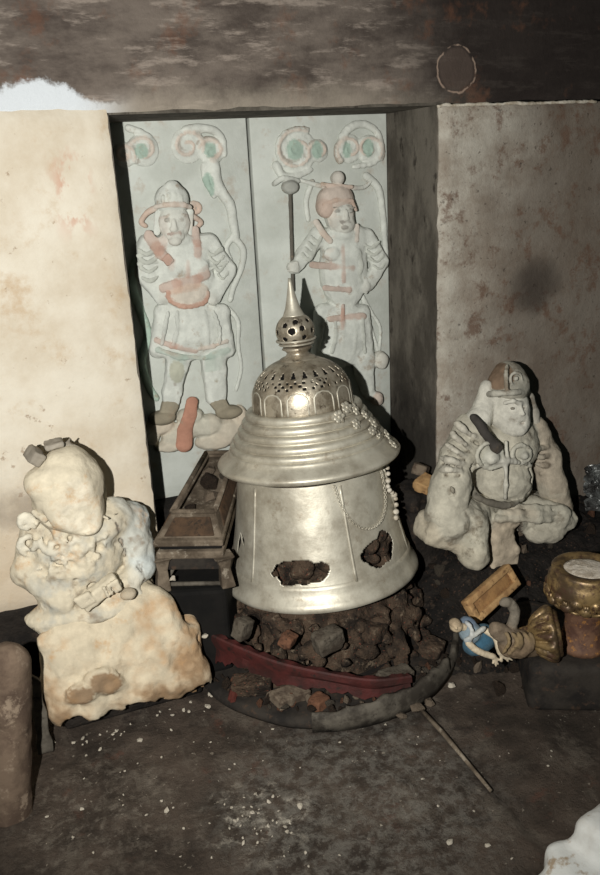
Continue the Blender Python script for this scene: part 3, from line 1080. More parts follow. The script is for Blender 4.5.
shell('finial_ball', [(.053*math.sin(t_), .755+.053*math.cos(t_)) for t_ in np.linspace(.25, PI-.25, 64)], M_SILVER_DARK, n=140, holes=ball_holes, thick=.0025)
shell('ball_shade_shell', [(.046*math.sin(t_), .755+.046*math.cos(t_)) for t_ in np.linspace(.05, PI-.05, 16)], M_SEAM, n=32, thick=0)  # near-black ball added inside so the round holes look shaded
shell('spire', [(.003, .912), (.007, .885), (.013, .855), (.020, .825), (.027, .807), (.031, .800), (.026, .796)], M_SILVER, n=40, thick=.001, sub=2)
obj('girdle', *join(tube([((.0545)*math.cos(a), (.0545)*math.sin(a), .728) for a in np.linspace(0, 2*PI, 41)[:-1]], .004, 6, True),
                    tube([((.048)*math.cos(a), (.048)*math.sin(a), .716) for a in np.linspace(0, 2*PI, 41)[:-1]], .0035, 6, True)), M_SILVER, stupa, local=True)


def cyl(off, r, z):
    return np.array([r*math.cos(PHI+off), r*math.sin(PHI+off), z])


# flower ornaments left hanging on the right side of the tiers
def flower_mesh():
    parts = []
    for k in range(6):
        a = 2*PI*k/6
        bm = bmesh.new()
        bmesh.ops.create_icosphere(bm, subdivisions=2, radius=.0075)
        for v in bm.verts:
            v.co = Vector((v.co.x*1.25+.011, v.co.y*.95, v.co.z*.6+.004))
            v.co.rotate(Euler((0, 0, a)))
        parts.append(dump(bm))
    bm = bmesh.new()
    bmesh.ops.create_icosphere(bm, subdivisions=2, radius=.0065)
    for v in bm.verts:
        v.co.z += .007
    parts.append(dump(bm))
    parts.append(tube([(0, 0, -.016), (0, 0, .004)], .002, 6))
    V, Fc = join(*parts)
    V = V*(1+.5*fnoise(V, 70, 5)[:, None])
    return mesh_from('flower_ornament', V, Fc, M_SILVER)


fm = flower_mesh()
tier_r = lambda z: .168 if z > .494 else .182 if z > .47 else .196 if z > .448 else .212 if z > .424 else .225
for off, z in ((.75, .523), (.95, .508), (.58, .503), (1.10, .486), (.84, .472), (1.22, .457), (1.0, .446), (1.16, .425), (1.36, .412), (1.28, .388)):
    o = bpy.data.objects.new('flower_ornament', fm)
    COL.objects.link(o)
    o.parent = stupa
    p = cyl(off, tier_r(z)+.008+(.02 if z < .4 else 0), z)
    o.location = p
    nrm = Vector((math.cos(PHI+off), math.sin(PHI+off), .5+rng.random()*.6))
    o.rotation_euler = nrm.to_track_quat('Z', 'Y').to_euler()
    o.scale = (.6+.4*rng.random(), .6+.4*rng.random(), .7)
# swag of chain and string of beads under the eave
ch = spline([cyl(o_, body_r(z)+.007, z) for o_, z in ((.30, .325), (.33, .285), (.40, .235), (.52, .195), (.68, .178), (.86, .185), (1.02, .215), (1.12, .26), (1.16, .315))], 8)
cv = []
for i in range(0, len(ch)-1, 1):
    d_ = ch[i+1]-ch[i]
    c_ = (ch[i]+ch[i+1])/2
    l = np.linalg.norm(d_)
    d_ /= l
    nn = np.cross(d_, [0, 0, 1.])
    nn /= np.linalg.norm(nn)+1e-9
    b2 = np.cross(d_, nn) if i % 2 else nn
    cv.append(tube([c_+d_*l*.75*math.cos(a)+b2*.0036*math.sin(a) for a in np.linspace(0, 2*PI, 11)[:-1]], .0014, 5, True))
obj('hanging_chain', *join(*cv), M_SILVER, stupa, local=True)
bm_ = bmesh.new()
bmesh.ops.create_icosphere(bm_, subdivisions=2, radius=1)
bead = dump(bm_)
bv = []
for i in range(13):
    s = i/12
    r_ = .0065+.003*rng.random()
    p = cyl(1.28+.1*math.sin(i*.9), body_r(.33-.16*s)+.012, .335-.17*s)
    bv.append((bead[0]*r_+p, bead[1]))
obj('bead_string', *join(*bv), M_CHIP, stupa, local=True)

# settle the upper tiers slightly lower on the drum
def settle(z):
    return np.interp(z, [-.1, 0, .33, .37, .515, .66, .755, .912], [-.1, 0, .317, .353, .497, .627, .713, .860])


for o in stupa.children:
    if o.data.name == 'flower_ornament':
        o.location.z = float(settle(o.location.z))
        continue
    n_ = len(o.data.vertices)
    a_ = np.zeros(n_*3, np.float32)
    o.data.vertices.foreach_get('co', a_)
    a_ = a_.reshape(-1, 3)
    a_[:, 2] = settle(a_[:, 2])
    o.data.vertices.foreach_set('co', a_.ravel())
    o.data.update()

# broken clay packing seen through the holes of the drum
s = Sculpt(.009, .02)
s.cap(ST+[0, 0, -.015], ST+[-.012, 0, .115], .205, .19, col=(.2, .15, .1))
for k in range(60):
    a, z = PHI+rng.uniform(-1.4, 1.5), rng.uniform(.02, .15)
    s.ell(ST+[.212*math.cos(a)-.01, .212*math.sin(a), z], rng.uniform(.012, .026, 3), rot=rng.uniform(0, 90, 3), k=.004)
V, Q, p = s.mesh(noise=.004, nscale=40, zmin=.14)
o = obj('clay_packing', V, Q, M_MOUND, origin=ST+[0, 0, -.06])
tag(o, 'brown clay packing seen inside the torn holes of the silver drum', 'clay')

# ================================================================== base under the stupa
BC = np.array([.436, -.161, 0.])
BR = .418
bt = thing('round_wooden_base', 'broad round black wooden base with a broken rim under the stupa', 'base', BC)
V, Fc = lathe([(.001, .035), (.25, .034), (.385, .032), (.405, .028), (.41, .012), (.40, -.002), (.001, -.002)], 120,
              lambda a, z: .01*math.sin(3*a+1)+.006*math.sin(11*a))
obj('base_plate', V+BC, Fc, M_BASEWOOD, bt)


def rim(a0, a1, r, z0, z1, th, mat, name, parent, c=BC, seed=0, tilt=(0, 0)):
    n = max(10, int(abs(a1-a0)*r/.012))
    V = []
    for i in range(n+1):
        a = a0+(a1-a0)*i/n
        j = .006*math.sin(a*17+seed)+.004*math.sin(a*41+seed)
        t_ = tilt[0]+(tilt[1]-tilt[0])*i/n
        for rr, zz in ((r-th, z0), (r, z0), (r+.004, (z0+z1)/2), (r, z1-.006+j*.3), (r-th*.3, z1+j*.4), (r-th, z1-.004+j)):
            V.append((c[0]+(rr)*math.cos(a), c[1]+(rr)*math.sin(a), zz+t_))
    Fc = []
    for i in range(n):
        for k in range(6):
            Fc.append((i*6+k, i*6+(k+1) % 6, (i+1)*6+(k+1) % 6, (i+1)*6+k))
    Fc += [tuple(range(6))[::-1], tuple(n*6+k for k in range(6))]
    return obj(name, V, Fc, mat, parent)


az = lambda px, py, z: math.atan2(*(atz(px, py, z)[:2]-BC[:2])[::-1])
rim(az(186, 640, .06), az(312, 712, .05), BR, -.002, .058, .016, M_RIM, 'rim', bt)
rim(az(345, 705, .06), az(452, 660, .06), BR, -.002, .068, .018, M_RIM, 'rim', bt, seed=2)

# inner sunken ring of red lacquer, tilted and broken
red_pts = [atz(206, 632, .16), atz(222, 640, .155), atz(245, 650, .147), atz(280, 663, .135), atz(330, 674, .12), atz(375, 680, .105), atz(412, 676, .095)]
rp = spline(red_pts, 8)
V, Fc = [], []
m = len(rp)
for i in range(m):
    q = rp[i]
    inn = np.array([BC[0], BC[1], q[2]])-q
    inn /= np.linalg.norm(inn)
    hgt = (.082+.008*math.sin(i*.35))*(1-.4*(i/m))
    jag = .006*math.sin(i*1.3)+.004*math.sin(i*2.9)
    for dr, dzz in ((0, -.004), (.004, 0), (.020, -.001+jag*.5), (.023, -.006), (.020, -hgt), (.002, -hgt+jag), (.007, -hgt*.55), (-.001, -.020)):
        V.append(q+inn*dr+np.array([0, 0, dzz]))
for i in range(m-1):
    for k in range(8):
        Fc.append((i*8+k, (i+1)*8+k, (i+1)*8+(k+1) % 8, i*8+(k+1) % 8))
Fc += [tuple(range(8)), tuple((m-1)*8+k for k in range(8))[::-1]]
V = np.array(V)
V[:, 2] = np.maximum(V[:, 2], .03)
o = obj('lacquered_ring', V, Fc, M_RED, origin=(BC[0], BC[1]-.3, .03))
o.data.set_sharp_from_angle(angle=math.radians(35))
tag(o, 'curved piece of dark red lacquered moulding leaning on the round base', 'moulding')

# rubble core between base and stupa
s = Sculpt(.011, .03)
c0 = np.array([.458, -.135, 0])
s.cap(c0+[0, 0, .0], c0+[0, 0, .12], .285, .235, col=(.2, .15, .1))
s.cap(c0+[.02, 0, .10], c0+[.025, 0, .185], .10, .09, col=(.2, .15, .1))
s.cap(c0+[.02, 0, .02], c0+[.022, .02, .13], .20, .14, col=(.2, .15, .1))
for k in range(260):
    a = rng.uniform(0, 2*PI)
    z = rng.uniform(.02, .19)
    r = .335-.50*z+rng.uniform(-.02, .02)
    s.ell(c0+[r*math.cos(a), r*math.sin(a), z], rng.uniform(.010, .028, 3), rot=rng.uniform(0, 90, 3), k=.006)
V, Q, p = s.mesh(noise=.008, nscale=34, zmin=.028)
V[:, 2] = np.minimum(V[:, 2], .218)
o = obj('rubble_core', V, Q, M_MOUND, origin=c0+[0, 0, .03])
tag(o, 'crumbling brown core of clay and rubble carrying the silver stupa', 'rubble')


# ================================================================== loose stones and chips
def stone_mesh(name, mat, seed, n=26, bev=.06):
    r2 = np.random.default_rng(seed)
    bm = bmesh.new()
    for _ in range(n):
        v = r2.normal(size=3)
        v /= np.linalg.norm(v)
        bm.verts.new(Vector(v*r2.uniform(.8, 1.05)))
    res = bmesh.ops.convex_hull(bm, input=bm.verts[:])
    bmesh.ops.delete(bm, geom=[g_ for g_ in res['geom_interior'] if isinstance(g_, bmesh.types.BMVert)], context='VERTS')
    bmesh.ops.dissolve_limit(bm, angle_limit=.35, verts=bm.verts[:], edges=bm.edges[:])
    bmesh.ops.bevel(bm, geom=bm.edges[:], offset=bev, segments=2, affect='EDGES', profile=.6)
    bmesh.ops.triangulate(bm, faces=bm.faces[:])
    V, Fc = dump(bm)
    V = V+V*fnoise(V, 2.5, seed)[:, None]*.25
    me = mesh_from(name, V, Fc, mat)
    me.set_sharp_from_angle(angle=math.radians(35))
    return me


STONES = {}


def stone(name, label, cat, p, sc, mat, rot=None, seed=0, group=None):
    key = (mat.name, seed)
    if key not in STONES:
        STONES[key] = stone_mesh(name, mat, seed+11)
    o = bpy.data.objects.new(name, STONES[key])
    COL.objects.link(o)
    o.location = p
    o.scale = sc
    o.rotation_euler = rot if rot is not None else rng.uniform(-.4, .4, 3)+np.array([0, 0, rng.uniform(0, 6)])
    return tag(o, label, cat, group)


def block(name, label, cat, c, half, rot, mat, seed=0, amp=.12):
    """a broken brick: bevelled box with knocked corners"""
    s_ = Sculpt(min(half)/6, min(half)*.2)
    s_.box(c, half, min(half)*.18, rot)
    r2 = np.random.default_rng(seed)
    Rm = eul(rot)
    for _ in range(5):
        sg = r2.choice([-1, 1], 3)
        s_.ell(np.asarray(c)+Rm @ (np.array(half)*sg*1.05), min(half)*r2.uniform(.3, .7), op='cut', k=min(half)*.2)
    V, Q, p = s_.mesh(noise=min(half)*amp, nscale=.5/min(half), seed=seed)
    o = obj(name, V, Q, mat, origin=np.asarray(c)-[0, 0, half[2]])
    return tag(o, label, cat)


# stones lodged round the core (front side)
def on_core(px, py, y):
    return at(px, py, y)


block('rubble_stone', 'upright grey-brown stone fragment under the left edge of the stupa', 'stone', at(243, 628, -.30), (.024, .018, .028), (10, 15, 30), M_STONE, 1)
block('rubble_stone', 'large pale stone lump at the front of the rubble core', 'stone', at(328, 640, -.42), (.040, .024, .028), (5, -10, 10), M_STONE, 3)
block('brick_fragment', 'dark brick lump right of the pale stone on the rubble core', 'brick', at(375, 632, -.40), (.034, .024, .026), (0, 12, 25), M_MOUND, 4)
block('brick_fragment', 'reddish brick piece stuck in the rubble core below the first drum hole', 'brick', at(288, 640, -.40), (.020, .018, .018), (20, 5, 40), M_BRICK, 5)
block('brick_fragment', 'small orange-brown brick lying at the gap in the round base rim', 'brick', atz(319, 706, .03), (.026, .022, .03), (0, 0, 25), M_BRICK, 6)
block('slab_chip', 'dull brown slab chip resting inside the rim at the front left', 'stone', atz(290, 695, .05), (.05, .028, .014), (4, 6, 15), M_GREYCHIP, 7)
block('clay_lump', 'brown clay lump inside the rim left of the slab chip', 'clay', atz(252, 684, .055), (.055, .03, .018), (6, -4, -25), M_MOUND, 8)
block('rubble_stone', 'flat stone on the round base by the right rim segment', 'stone', atz(395, 676, .06), (.05, .025, .016), (3, 5, 10), M_STONE, 9)
block('rubble_stone', 'dark lump on the far right of the round base', 'stone', atz(432, 648, .07), (.03, .03, .022), (10, 0, 40), M_MOUND, 10)

# ================================================================== open wooden tray stand at the left of the stupa
FL, FR = np.array([-.036, -.17, .456]), np.array([.134, -.230, .447])
BL = np.array([.229, .20, .51])
BL = FL+(np.array([.245, .26, .532])-FL)*.88
BRr = FR+(BL-FL)


def T(u, v, dzz=0.):
    """u across, v front to back on the rim plane; dzz straight down or up"""
    p = FL+(FR-FL)*u*(1-.29*v)+(BL-FL)*v
    return p+np.array([0, 0, dzz])


tb = thing('tray_stand', 'old wooden stand with an open tray top, left of the stupa', 'stand', (float(T(.5, .5)[0]), float(T(.5, .5)[1]), 0))


def prism(u0, u1, v0, v1, z0a, z1a, inset=0., name='', mat=M_WOOD, iu=0, iv=0):
    """block on the tray's own axes; inset shrinks the lower face"""
    V = [T(u0+iu, v0+iv, z0a), T(u1-iu, v0+iv, z0a), T(u1-iu, v1-iv, z0a), T(u0+iu, v1-iv, z0a), T(u0, v0, z1a), T(u1, v0, z1a), T(u1, v1, z1a), T(u0, v1, z1a)]
    Fc = [(3, 2, 1, 0), (4, 5, 6, 7), (0, 1, 5, 4), (1, 2, 6, 5), (2, 3, 7, 6), (3, 0, 4, 7)]
    return np.array(V), Fc


def bev(o, w=.004):
    m = o.modifiers.new('soft', 'BEVEL')
    m.width = w
    m.segments = 2
    m.limit_method = 'ANGLE'
    for p_ in o.data.polygons:
        p_.use_smooth = False
    return o


# sloping sides of the tray (wide at the foot, narrow at the lip)
def slope(quad_out_bottom, quad_in_top, th=.014):
    (a, b), (c, d_) = quad_out_bottom, quad_in_top
    n_ = np.cross(b-a, d_-a)
    n_ /= np.linalg.norm(n_)
    V = [a, b, c, d_, a-n_*th, b-n_*th, c-n_*th, d_-n_*th]
    return np.array(V), [(0, 1, 2, 3), (7, 6, 5, 4), (0, 4, 5, 1), (1, 5, 6, 2), (2, 6, 7, 3), (3, 7, 4, 0)]


UP = .045
side = [((T(0, 0), T(1, 0)), (T(.84, .15, UP), T(.16, .15, UP)), 'front_panel'),
        ((T(1, 0), T(1, 1)), (T(.84, .9, UP), T(.84, .15, UP)), 'side_panel'),
        ((T(1, 1), T(0, 1)), (T(.16, .9, UP), T(.84, .9, UP)), 'back_panel'),
        ((T(0, 1), T(0, 0)), (T(.16, .15, UP), T(.16, .9, UP)), 'side_panel')]
for ob, it, nm in side:
    pnl = bev(obj(nm, *slope(ob, it), M_WOOD, tb))
    a, b = ob
    c, d_ = it
    if nm in ('front_panel', 'side_panel'):
        def mixp(u, v):
            return (a*(1-u)+b*u)*(1-v)+(d_*(1-u)+c*u)*v
        ins = np.array([mixp(.10, .14), mixp(.90, .14), mixp(.88, .80), mixp(.12, .80)])
        n_ = np.cross(ins[1]-ins[0], ins[3]-ins[0])
        n_ /= np.linalg.norm(n_)
        V = np.concatenate([ins+n_*.0035, ins-n_*.004])
        bev(obj('inset_panel', V, [(0, 1, 2, 3), (7, 6, 5, 4), (0, 4, 5, 1), (1, 5, 6, 2), (2, 6, 7, 3), (3, 7, 4, 0)], M_WOOD_PANEL, pnl), .003)
# lip round the hollow, tray bottom, mouldings below the rim
lipv = []
for (u0, v0), (u1, v1) in (((.16, .15), (.84, .15)), ((.84, .15), (.84, .9)), ((.84, .9), (.16, .9)), ((.16, .9), (.16, .15))):
    lipv.append(tube([T(u0, v0, UP), T(u1, v1, UP)], .008, 8))
obj('lip', *join(*lipv), M_WOOD, tb)
bev(obj('tray_bottom', *prism(.05, .95, .04, .97, -.02, -.006), M_BASEWOOD, tb))
bev(obj('moulding', *prism(-.02, 1.02, -.02, 1.02, -.014, .004), M_WOOD, tb))
bev(obj('moulding', *prism(.03, .97, .025, .985, -.034, -.012, mat=M_SEAM), M_SEAM, tb), .001)
bev(obj('moulding', *prism(-.005, 1.005, -.005, 1.01, -.056, -.034), M_WOOD, tb))
for u, v in ((.03, .03), (.97, .03), (.03, .97), (.97, .97)):
    top = T(u, v, -.054)
    foot = np.array([top[0]+(u-.5)*.012, top[1]+(v-.5)*.012, .302 if v < .5 else .372])
    mid = top*.6+foot*.4
    su, sv_ = (1 if u < .5 else -1), (1 if v < .5 else -1)
    V = []
    for q, w_ in ((foot, .020), (mid, .014), (top*.9+foot*.1, .020), (top, .030)):
        V += [q+np.array(d_)*w_ for d_ in ((-1, -1, 0), (1, -1, 0), (1, 1, 0), (-1, 1, 0))]
    Fc = [(3, 2, 1, 0), (12, 13, 14, 15)]
    for i in range(3):
        for k in range(4):
            Fc.append((i*4+k, i*4+(k+1) % 4, i*4+4+(k+1) % 4, i*4+4+k))
    bev(obj('leg', V, Fc, M_WOOD, tb))
for (u0, v0), (u1, v1) in (((.03, .03), (.97, .03)), ((.03, .03), (.03, .97)), ((.97, .03), (.97, .97))):
    obj('stretcher', *tube([T(u0, v0, -.142), T(u1, v1, -.142)], .0065, 8), M_RIM, tb)
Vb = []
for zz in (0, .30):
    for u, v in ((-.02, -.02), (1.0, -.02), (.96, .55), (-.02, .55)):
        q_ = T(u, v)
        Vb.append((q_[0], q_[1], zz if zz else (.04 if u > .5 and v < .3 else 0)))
o = bev(obj('shade_block', Vb, [(3, 2, 1, 0), (4, 5, 6, 7), (0, 1, 5, 4), (1, 2, 6, 5), (2, 3, 7, 6), (3, 0, 4, 7)], M_SEAM, origin=(Vb[0][0], Vb[0][1], 0)), .012)  # added block, coloured near-black for the darkness below the stand
tag(o, 'added near-black block standing in for the shade under the tray stand, between the left statue and the stupa', 'block')
bev(obj('apron', *prism(.06, .94, .035, .06, -.10, -.05), M_BASEWOOD, tb), .002)
stone('plaster_chip', 'white plaster chip caught on the front apron of the tray stand', 'plaster', T(.2, -.005, -.115), (.012, .006, .010), M_CHIP, seed=1)
for k, (u, v, sc_, m_) in enumerate(((.32, .3, .022, M_MOUND), (.6, .45, .026, M_GREYCHIP), (.45, .62, .03, M_MOUND), (.7, .72, .02, M_STONE), (.3, .78, .022, M_GREYCHIP), (.68, .25, .016, M_BRICK))):
    stone('rubble_lump', ['brown lump in the tray just behind its front panel', 'grey-brown lump in the middle of the tray', 'large brown lump deep in the tray', 'grey stone in the tray beside the stupa eave',
                          'grey-brown lump at the back left of the tray', 'small reddish lump in the front right corner of the tray'][k], 'rubble', T(u, v, -.006+sc_*.7), (sc_*1.3, sc_, sc_*.8), m_, seed=k)


# ================================================================== left seated guardian
LS = 1/378.
LC = S(198, 187, 165)      # chalky cream
LB = S(186, 196, 198)      # blue-grey sleeve
LG = S(150, 144, 134)      # grey breaks
LO = S(176, 138, 98)       # ochre stains
LD = S(120, 96, 72)
e3 = lambda rx, ry, rz: (rx*LS, ry, rz*LS)
lo_ = np.array([-.16, -.15, 0])
lst = thing('guardian_statue', 'cream plaster seated guardian with a smashed featureless head, left of the niche', 'statue', lo_)


def soil(V, P):
    n = fnoise(V, 12, 9)+.5*fnoise(V, 30, 4)
    w = np.clip((.28-V[:, 2]+n*.26)/.16, 0, 1)[:, None]*np.clip(.55+n, 0, 1)[:, None]
    P = P*(1-w*.75)+np.array(LO)*w*.75
    w2 = np.clip((.12-V[:, 2]+n*.18)/.06, 0, 1)[:, None]*.6
    return P*(1-w2)+np.array(LD)*w2


# pedestal with robe falling over it
LC2 = S(197, 184, 160)
s = Sculpt(.0060, .025, LC2)
s.box((-.158, -.155, .135), (.205, .115, .10), .03, (10, 0, 3))
s.box((-.193, -.135, .245), (.145, .10, .085), .04, (14, 0, 2))
s.box((-.190, -.12, .325), (.125, .09, .05), .04)
# sagging folds of the robe on the front
for k in range(6):
    u = k/5
    x0 = -.32+u*.29
    s.path(spline([(-.30+u*.235, -.205, .345-.03*u), (x0+.014-u*.02, -.252, .25), (x0-.008+u*.045, -.280, .13), (x0-.012+u*.06, -.286, .06)], 3), .022, .030, k=.035)
s.cap(at(48, 642, -.24), at(56, 705, -.27), .030, .03, k=.03)
s.cap(at(160, 628, -.21), at(172, 660, -.235), .040, .040, k=.03)
s.cap(at(178, 660, -.235), at(194, 690, -.25), .036, .034, k=.03)
# toes of two boots, worn to shallow ovals
for px, py, rx, rz, a in ((105, 682, 19, 13, 25), (80, 694, 15, 11, 5)):
    c_ = at(px, py, -.318)
    s.ell(c_, e3(rx*1.1, .022, rz*1.1), LC2, k=.012, rot=(0, a, 0))
    s.ell(c_+[0, -.028, 0], e3(rx*.9, .014, rz*.9), S(138, 116, 92), k=.006, rot=(0, a, 0), op='cut')
    s.ell(c_, e3(rx*.9, .06, rz*.9), S(138, 116, 92), rot=(0, a, 0), op='p')
# curled ornament at the right
for pts in ([(152, 662), (158, 672), (170, 672), (178, 667)], [(154, 662), (158, 656), (166, 660)], [(186, 640), (181, 655), (183, 668)], [(192, 640), (188, 655), (188, 664)]):
    s.path(spline([at(px, py, -.285+.0006*(px-150)) for px, py in pts], 4), .014, .008, op='cut', col=S(96, 76, 58), k=.006)
# broken ragged underside
for k in range(9):
    s.ell((-.37+k*.055, -.29+.01*(k % 2), .026+.014*((k*2) % 3)), (.036, .06, .026), S(100, 82, 62), op='cut', k=.01)
ped = s.obj('pedestal', M_STATUE, lst, noise=.007, nscale=16, seed=2, zmin=.034, repaint=soil)
V, Fc = bx((-.345, -.255, 0), (.035, -.02, .07), .01)
obj('base_slab', V, Fc, M_DARK, lst)

# body
s = Sculpt(.0048, .018, LC)
s.ell(at(76, 556, -.15), e3(47, .095, 52))
s.ell(at(80, 525, -.15), e3(48, .085, 24))
s.cap(at(40, 530, -.13), at(30, 570, -.15), 18*LS, 17*LS)
s.cap(at(30, 570, -.15), at(62, 598, -.22), 16*LS, 14*LS)
s.cap(at(114, 516, -.14), at(136, 545, -.15), 19*LS, 17*LS, LB)
s.cap(at(137, 548, -.15), at(140, 566, -.17), 15*LS, 15*LS, LB)
s.cap(at(140, 566, -.17), at(112, 596, -.22), 14*LS, 12*LS)
s.ell(at(128, 523, -.11), e3(22, .05, 24), LB)
s.ell(at(140, 552, -.12), e3(14, .05, 26), LB)
for k in range(5):
    s.ell(at(144+k*1.6, 512+k*11-(k%2)*2, -.10), e3(5, .03, 6), LB, k=.008)
s.ell(at(90, 606, -.19), e3(62, .075, 14))
s.cap(at(58, 604, -.20), at(52, 626, -.2), 14*LS, 12*LS, k=.03)
s.cap(at(132, 602, -.20), at(160, 622, -.2), 14*LS, 13*LS, k=.03)
# deep gap between sleeve and chest
for yy in (-.15, -.18, -.21, -.24, -.27):
    s.path([at(117, 524, yy), at(121, 540, yy), at(125, 556, yy)], .0045, op='cut', col=S(84, 70, 58), k=.006)
    s.path([at(133, 552, yy), at(139, 566, yy), at(143, 580, yy), at(138, 592, yy)], .0045, op='cut', col=S(84, 70, 58), k=.006)
# curling armour scrolls over belly and chest
for cx, cy, r, a0, dr in ((52, 540, 15, .5, 1), (76, 548, 13, 3, -1), (60, 566, 12, 1, 1), (84, 566, 10, 2, -1), (30, 545, 11, 2, 1), (26, 524, 10, .5, -1), (40, 580, 11, 4, 1), (96, 545, 8, 0, 1)):
    pts = []
    for i in range(20):
        q = i/19
        rr_ = r*(1-.75*q)
        yy = -.15-.095*max(0, 1-((cx+rr_*math.cos(a0+dr*q*8)-76)/52)**2-((cy+rr_*math.sin(a0+dr*q*8)-556)/58)**2)**.5-.001
        if cx < 45:
            yy = min(yy, -.185)
        pts.append(at(cx+rr_*math.cos(a0+dr*q*8), cy+rr_*math.sin(a0+dr*q*8), yy))
    s.path([q_+np.array([0, .0045, 0]) for q_ in pts], .0062, .004, col=S(204, 197, 180), k=.007)
for k in range(60):
    px, py = rng.uniform(20, 108), rng.uniform(504, 590)
    q_ = ((px-76)/52)**2+((py-556)/58)**2
    s.ell(at(px, py, -.148-.092*max(.0, 1-q_)**.5 if q_ < 1 else -.165), rng.uniform(.006, .016, 3), rot=rng.uniform(0, 90, 3), k=.006, op='u' if k % 3 else 'cut')
for k in range(5):
    s.path([at(34+k*16, 512+k % 2*3, -.215), at(44+k*16, 519, -.235), at(54+k*16, 512+k % 2*3, -.22)], .005, k=.006)
GB = np.array(S(172, 170, 160))


def traces(V, P):
    """worn grey-blue paint left between the armour scrolls"""
    w = np.clip(fnoise(V, 26, 31)*2.2+.1, 0, 1)*np.clip((V[:, 0]+.40)/.06, 0, 1)*np.clip((-.10-V[:, 0])/.06, 0, 1)*np.clip((.60-V[:, 2])/.06, 0, 1)
    w2 = np.clip(fnoise(V, 44, 35)*2.6-.55, 0, 1)[:, None]*.6
    P = P*(1-w[:, None]*.8)+GB*w[:, None]*.8
    return P*(1-w2)+np.array(LD)*w2


body = s.obj('figure', M_STATUE, lst, noise=.005, nscale=24, seed=4, repaint=traces)
# hands holding a tablet
s = Sculpt(.0042, .01, LC)
s.box(at(100, 592, -.268), (.055, .016, .020), .006, (0, -28, 4))
s.ell(at(128, 594, -.262), e3(8, .02, 6), S(140, 124, 104))
for k in range(4):
    s.cap(at(76+k*4, 600-k*2, -.285), at(82+k*4, 607-k*2, -.285), .0075, .006, k=.004)
    s.cap(at(104+k*4, 588-k*2.4, -.287), at(108+k*4, 596-k*2.4, -.287), .0075, .006, k=.004)
s.obj('tablet', M_STATUE, body, noise=.0025, nscale=30, seed=5)

# head: an egg with its face broken away in flat facets
s = Sculpt(.0048, .016, LC)
s.ell(at(68, 490, -.185), e3(33, .088, 43), rot=(0, 8, 0))
s.ell(at(82, 511, -.20), e3(20, .078, 22), k=.02)
s.ell(at(87, 520, -.21), e3(11, .05, 13), k=.016)
s.ell(at(39, 484, -.20), e3(13, .05, 15), k=.016)
s.ell(at(56, 502, -.185), e3(20, .075, 20), k=.02)
s.cap(at(80, 525, -.15), at(74, 505, -.16), 22*LS, 22*LS)
# flattened plane of the break
nrm = np.array([-.1, -1, .06])
s.box(at(64, 486, -.315), (.14, .05, .16), .004, (4, 0, 6), col=S(212, 202, 182), op='cut', k=.008)
s.path([at(36, 508, -.252), at(44, 520, -.235), at(60, 527, -.24)], .007, op='cut', k=.01)
head = s.obj('head', M_STATUE, body, noise=.004, nscale=18, seed=6)
s = Sculpt(.0042, .006, LG)
s.box(at(35, 456, -.19), (.018, .03, .016), .005, (10, -50, 0), col=S(136, 128, 116))
s.box(at(54, 444, -.185), (.024, .028, .007), .003, (0, -6, 0), col=S(158, 150, 138))
s.cap(at(66, 447, -.17), at(70, 439, -.165), .010, .006, col=S(110, 100, 88))
s.path(spline([at(66, 447, -.17), at(80, 455, -.16), at(92, 466, -.15), at(98, 482, -.14), at(101, 496, -.14)], 4), .013, .012, col=S(190, 180, 160), k=.008)
s.ell(at(93, 470, -.178), e3(5, .02, 6.5), S(206, 200, 184))
s.obj('helmet_remnant', M_STATUE, head, noise=.003, nscale=40, seed=7)

# ================================================================== right seated guardian
RS = 1/318.
RC = S(184, 178, 162)
RW = S(200, 196, 184)
RB = S(122, 102, 84)
RG = S(150, 146, 134)
r3 = lambda rx, ry, rz: (rx*RS, ry, rz*RS)
ro_ = np.array([1.06, -.15, .12])
rst = thing('guardian_statue', 'grey plaster seated guardian with helmet and breastplate, right of the niche', 'statue', ro_)
# lower body: spread knees and apron
s = Sculpt(.0048, .02, RC)
s.ell(at(506, 512, -.14), r3(62, .11, 18))
s.cap(at(490, 510, -.16), at(452, 520, -.27), 20*RS, 19*RS)
s.cap(at(520, 508, -.16), at(556, 516, -.25), 18*RS, 14*RS)
s.box(at(441, 530, -.235), (.070, .06, .045), .025, (0, 22, 0), col=S(176, 162, 140))
s.ell(at(562, 518, -.22), r3(14, .06, 12))
s.box(at(497, 538, -.215), (.056, .06, .098), .02, (0, 2, 0), col=S(180, 156, 130))
for a, b, r in (((500, 512, -.262), (566, 513, -.27), .011), ((498, 518, -.275), (570, 519, -.268), .010), ((505, 506, -.25), (560, 507, -.262), .009)):
    s.path([at(*a), (at(*a)+at(*b))/2+[0, -.012, 0], at(*b)], r, col=RC, k=.007)
s.path(spline([at(486, 512, -.26), at(478, 520, -.29), at(468, 516, -.30), at(452, 507, -.28)], 4), .012, col=RC, k=.01)
# boot on the near knee side with ring pattern
s.cap(at(474, 524, -.285), at(474, 556, -.31), 13*RS, 14*RS, S(184, 178, 160))
for px, py in ((468, 526), (480, 524), (470, 540), (480, 545), (474, 532), (470, 553)):
    c_ = at(px, py, -.330)
    s.ell(c_, r3(4.2, .012, 4.2), S(120, 112, 98), op='p')
    s.ell(c_, r3(2.4, .02, 2.4), S(176, 168, 150), op='p')
s.path([at(485, 522, -.30), at(483, 545, -.31), at(480, 566, -.315)], .006, op='cut', col=S(72, 62, 54), k=.006)
# hollow between apron and far boot
s.ell(at(521, 537, -.26), r3(7.5, .09, 15), S(96, 86, 76), op='cut', k=.012, rot=(0, -20, 0))
s.ell(at(545, 532, -.24), r3(22, .05, 11), S(172, 164, 148))
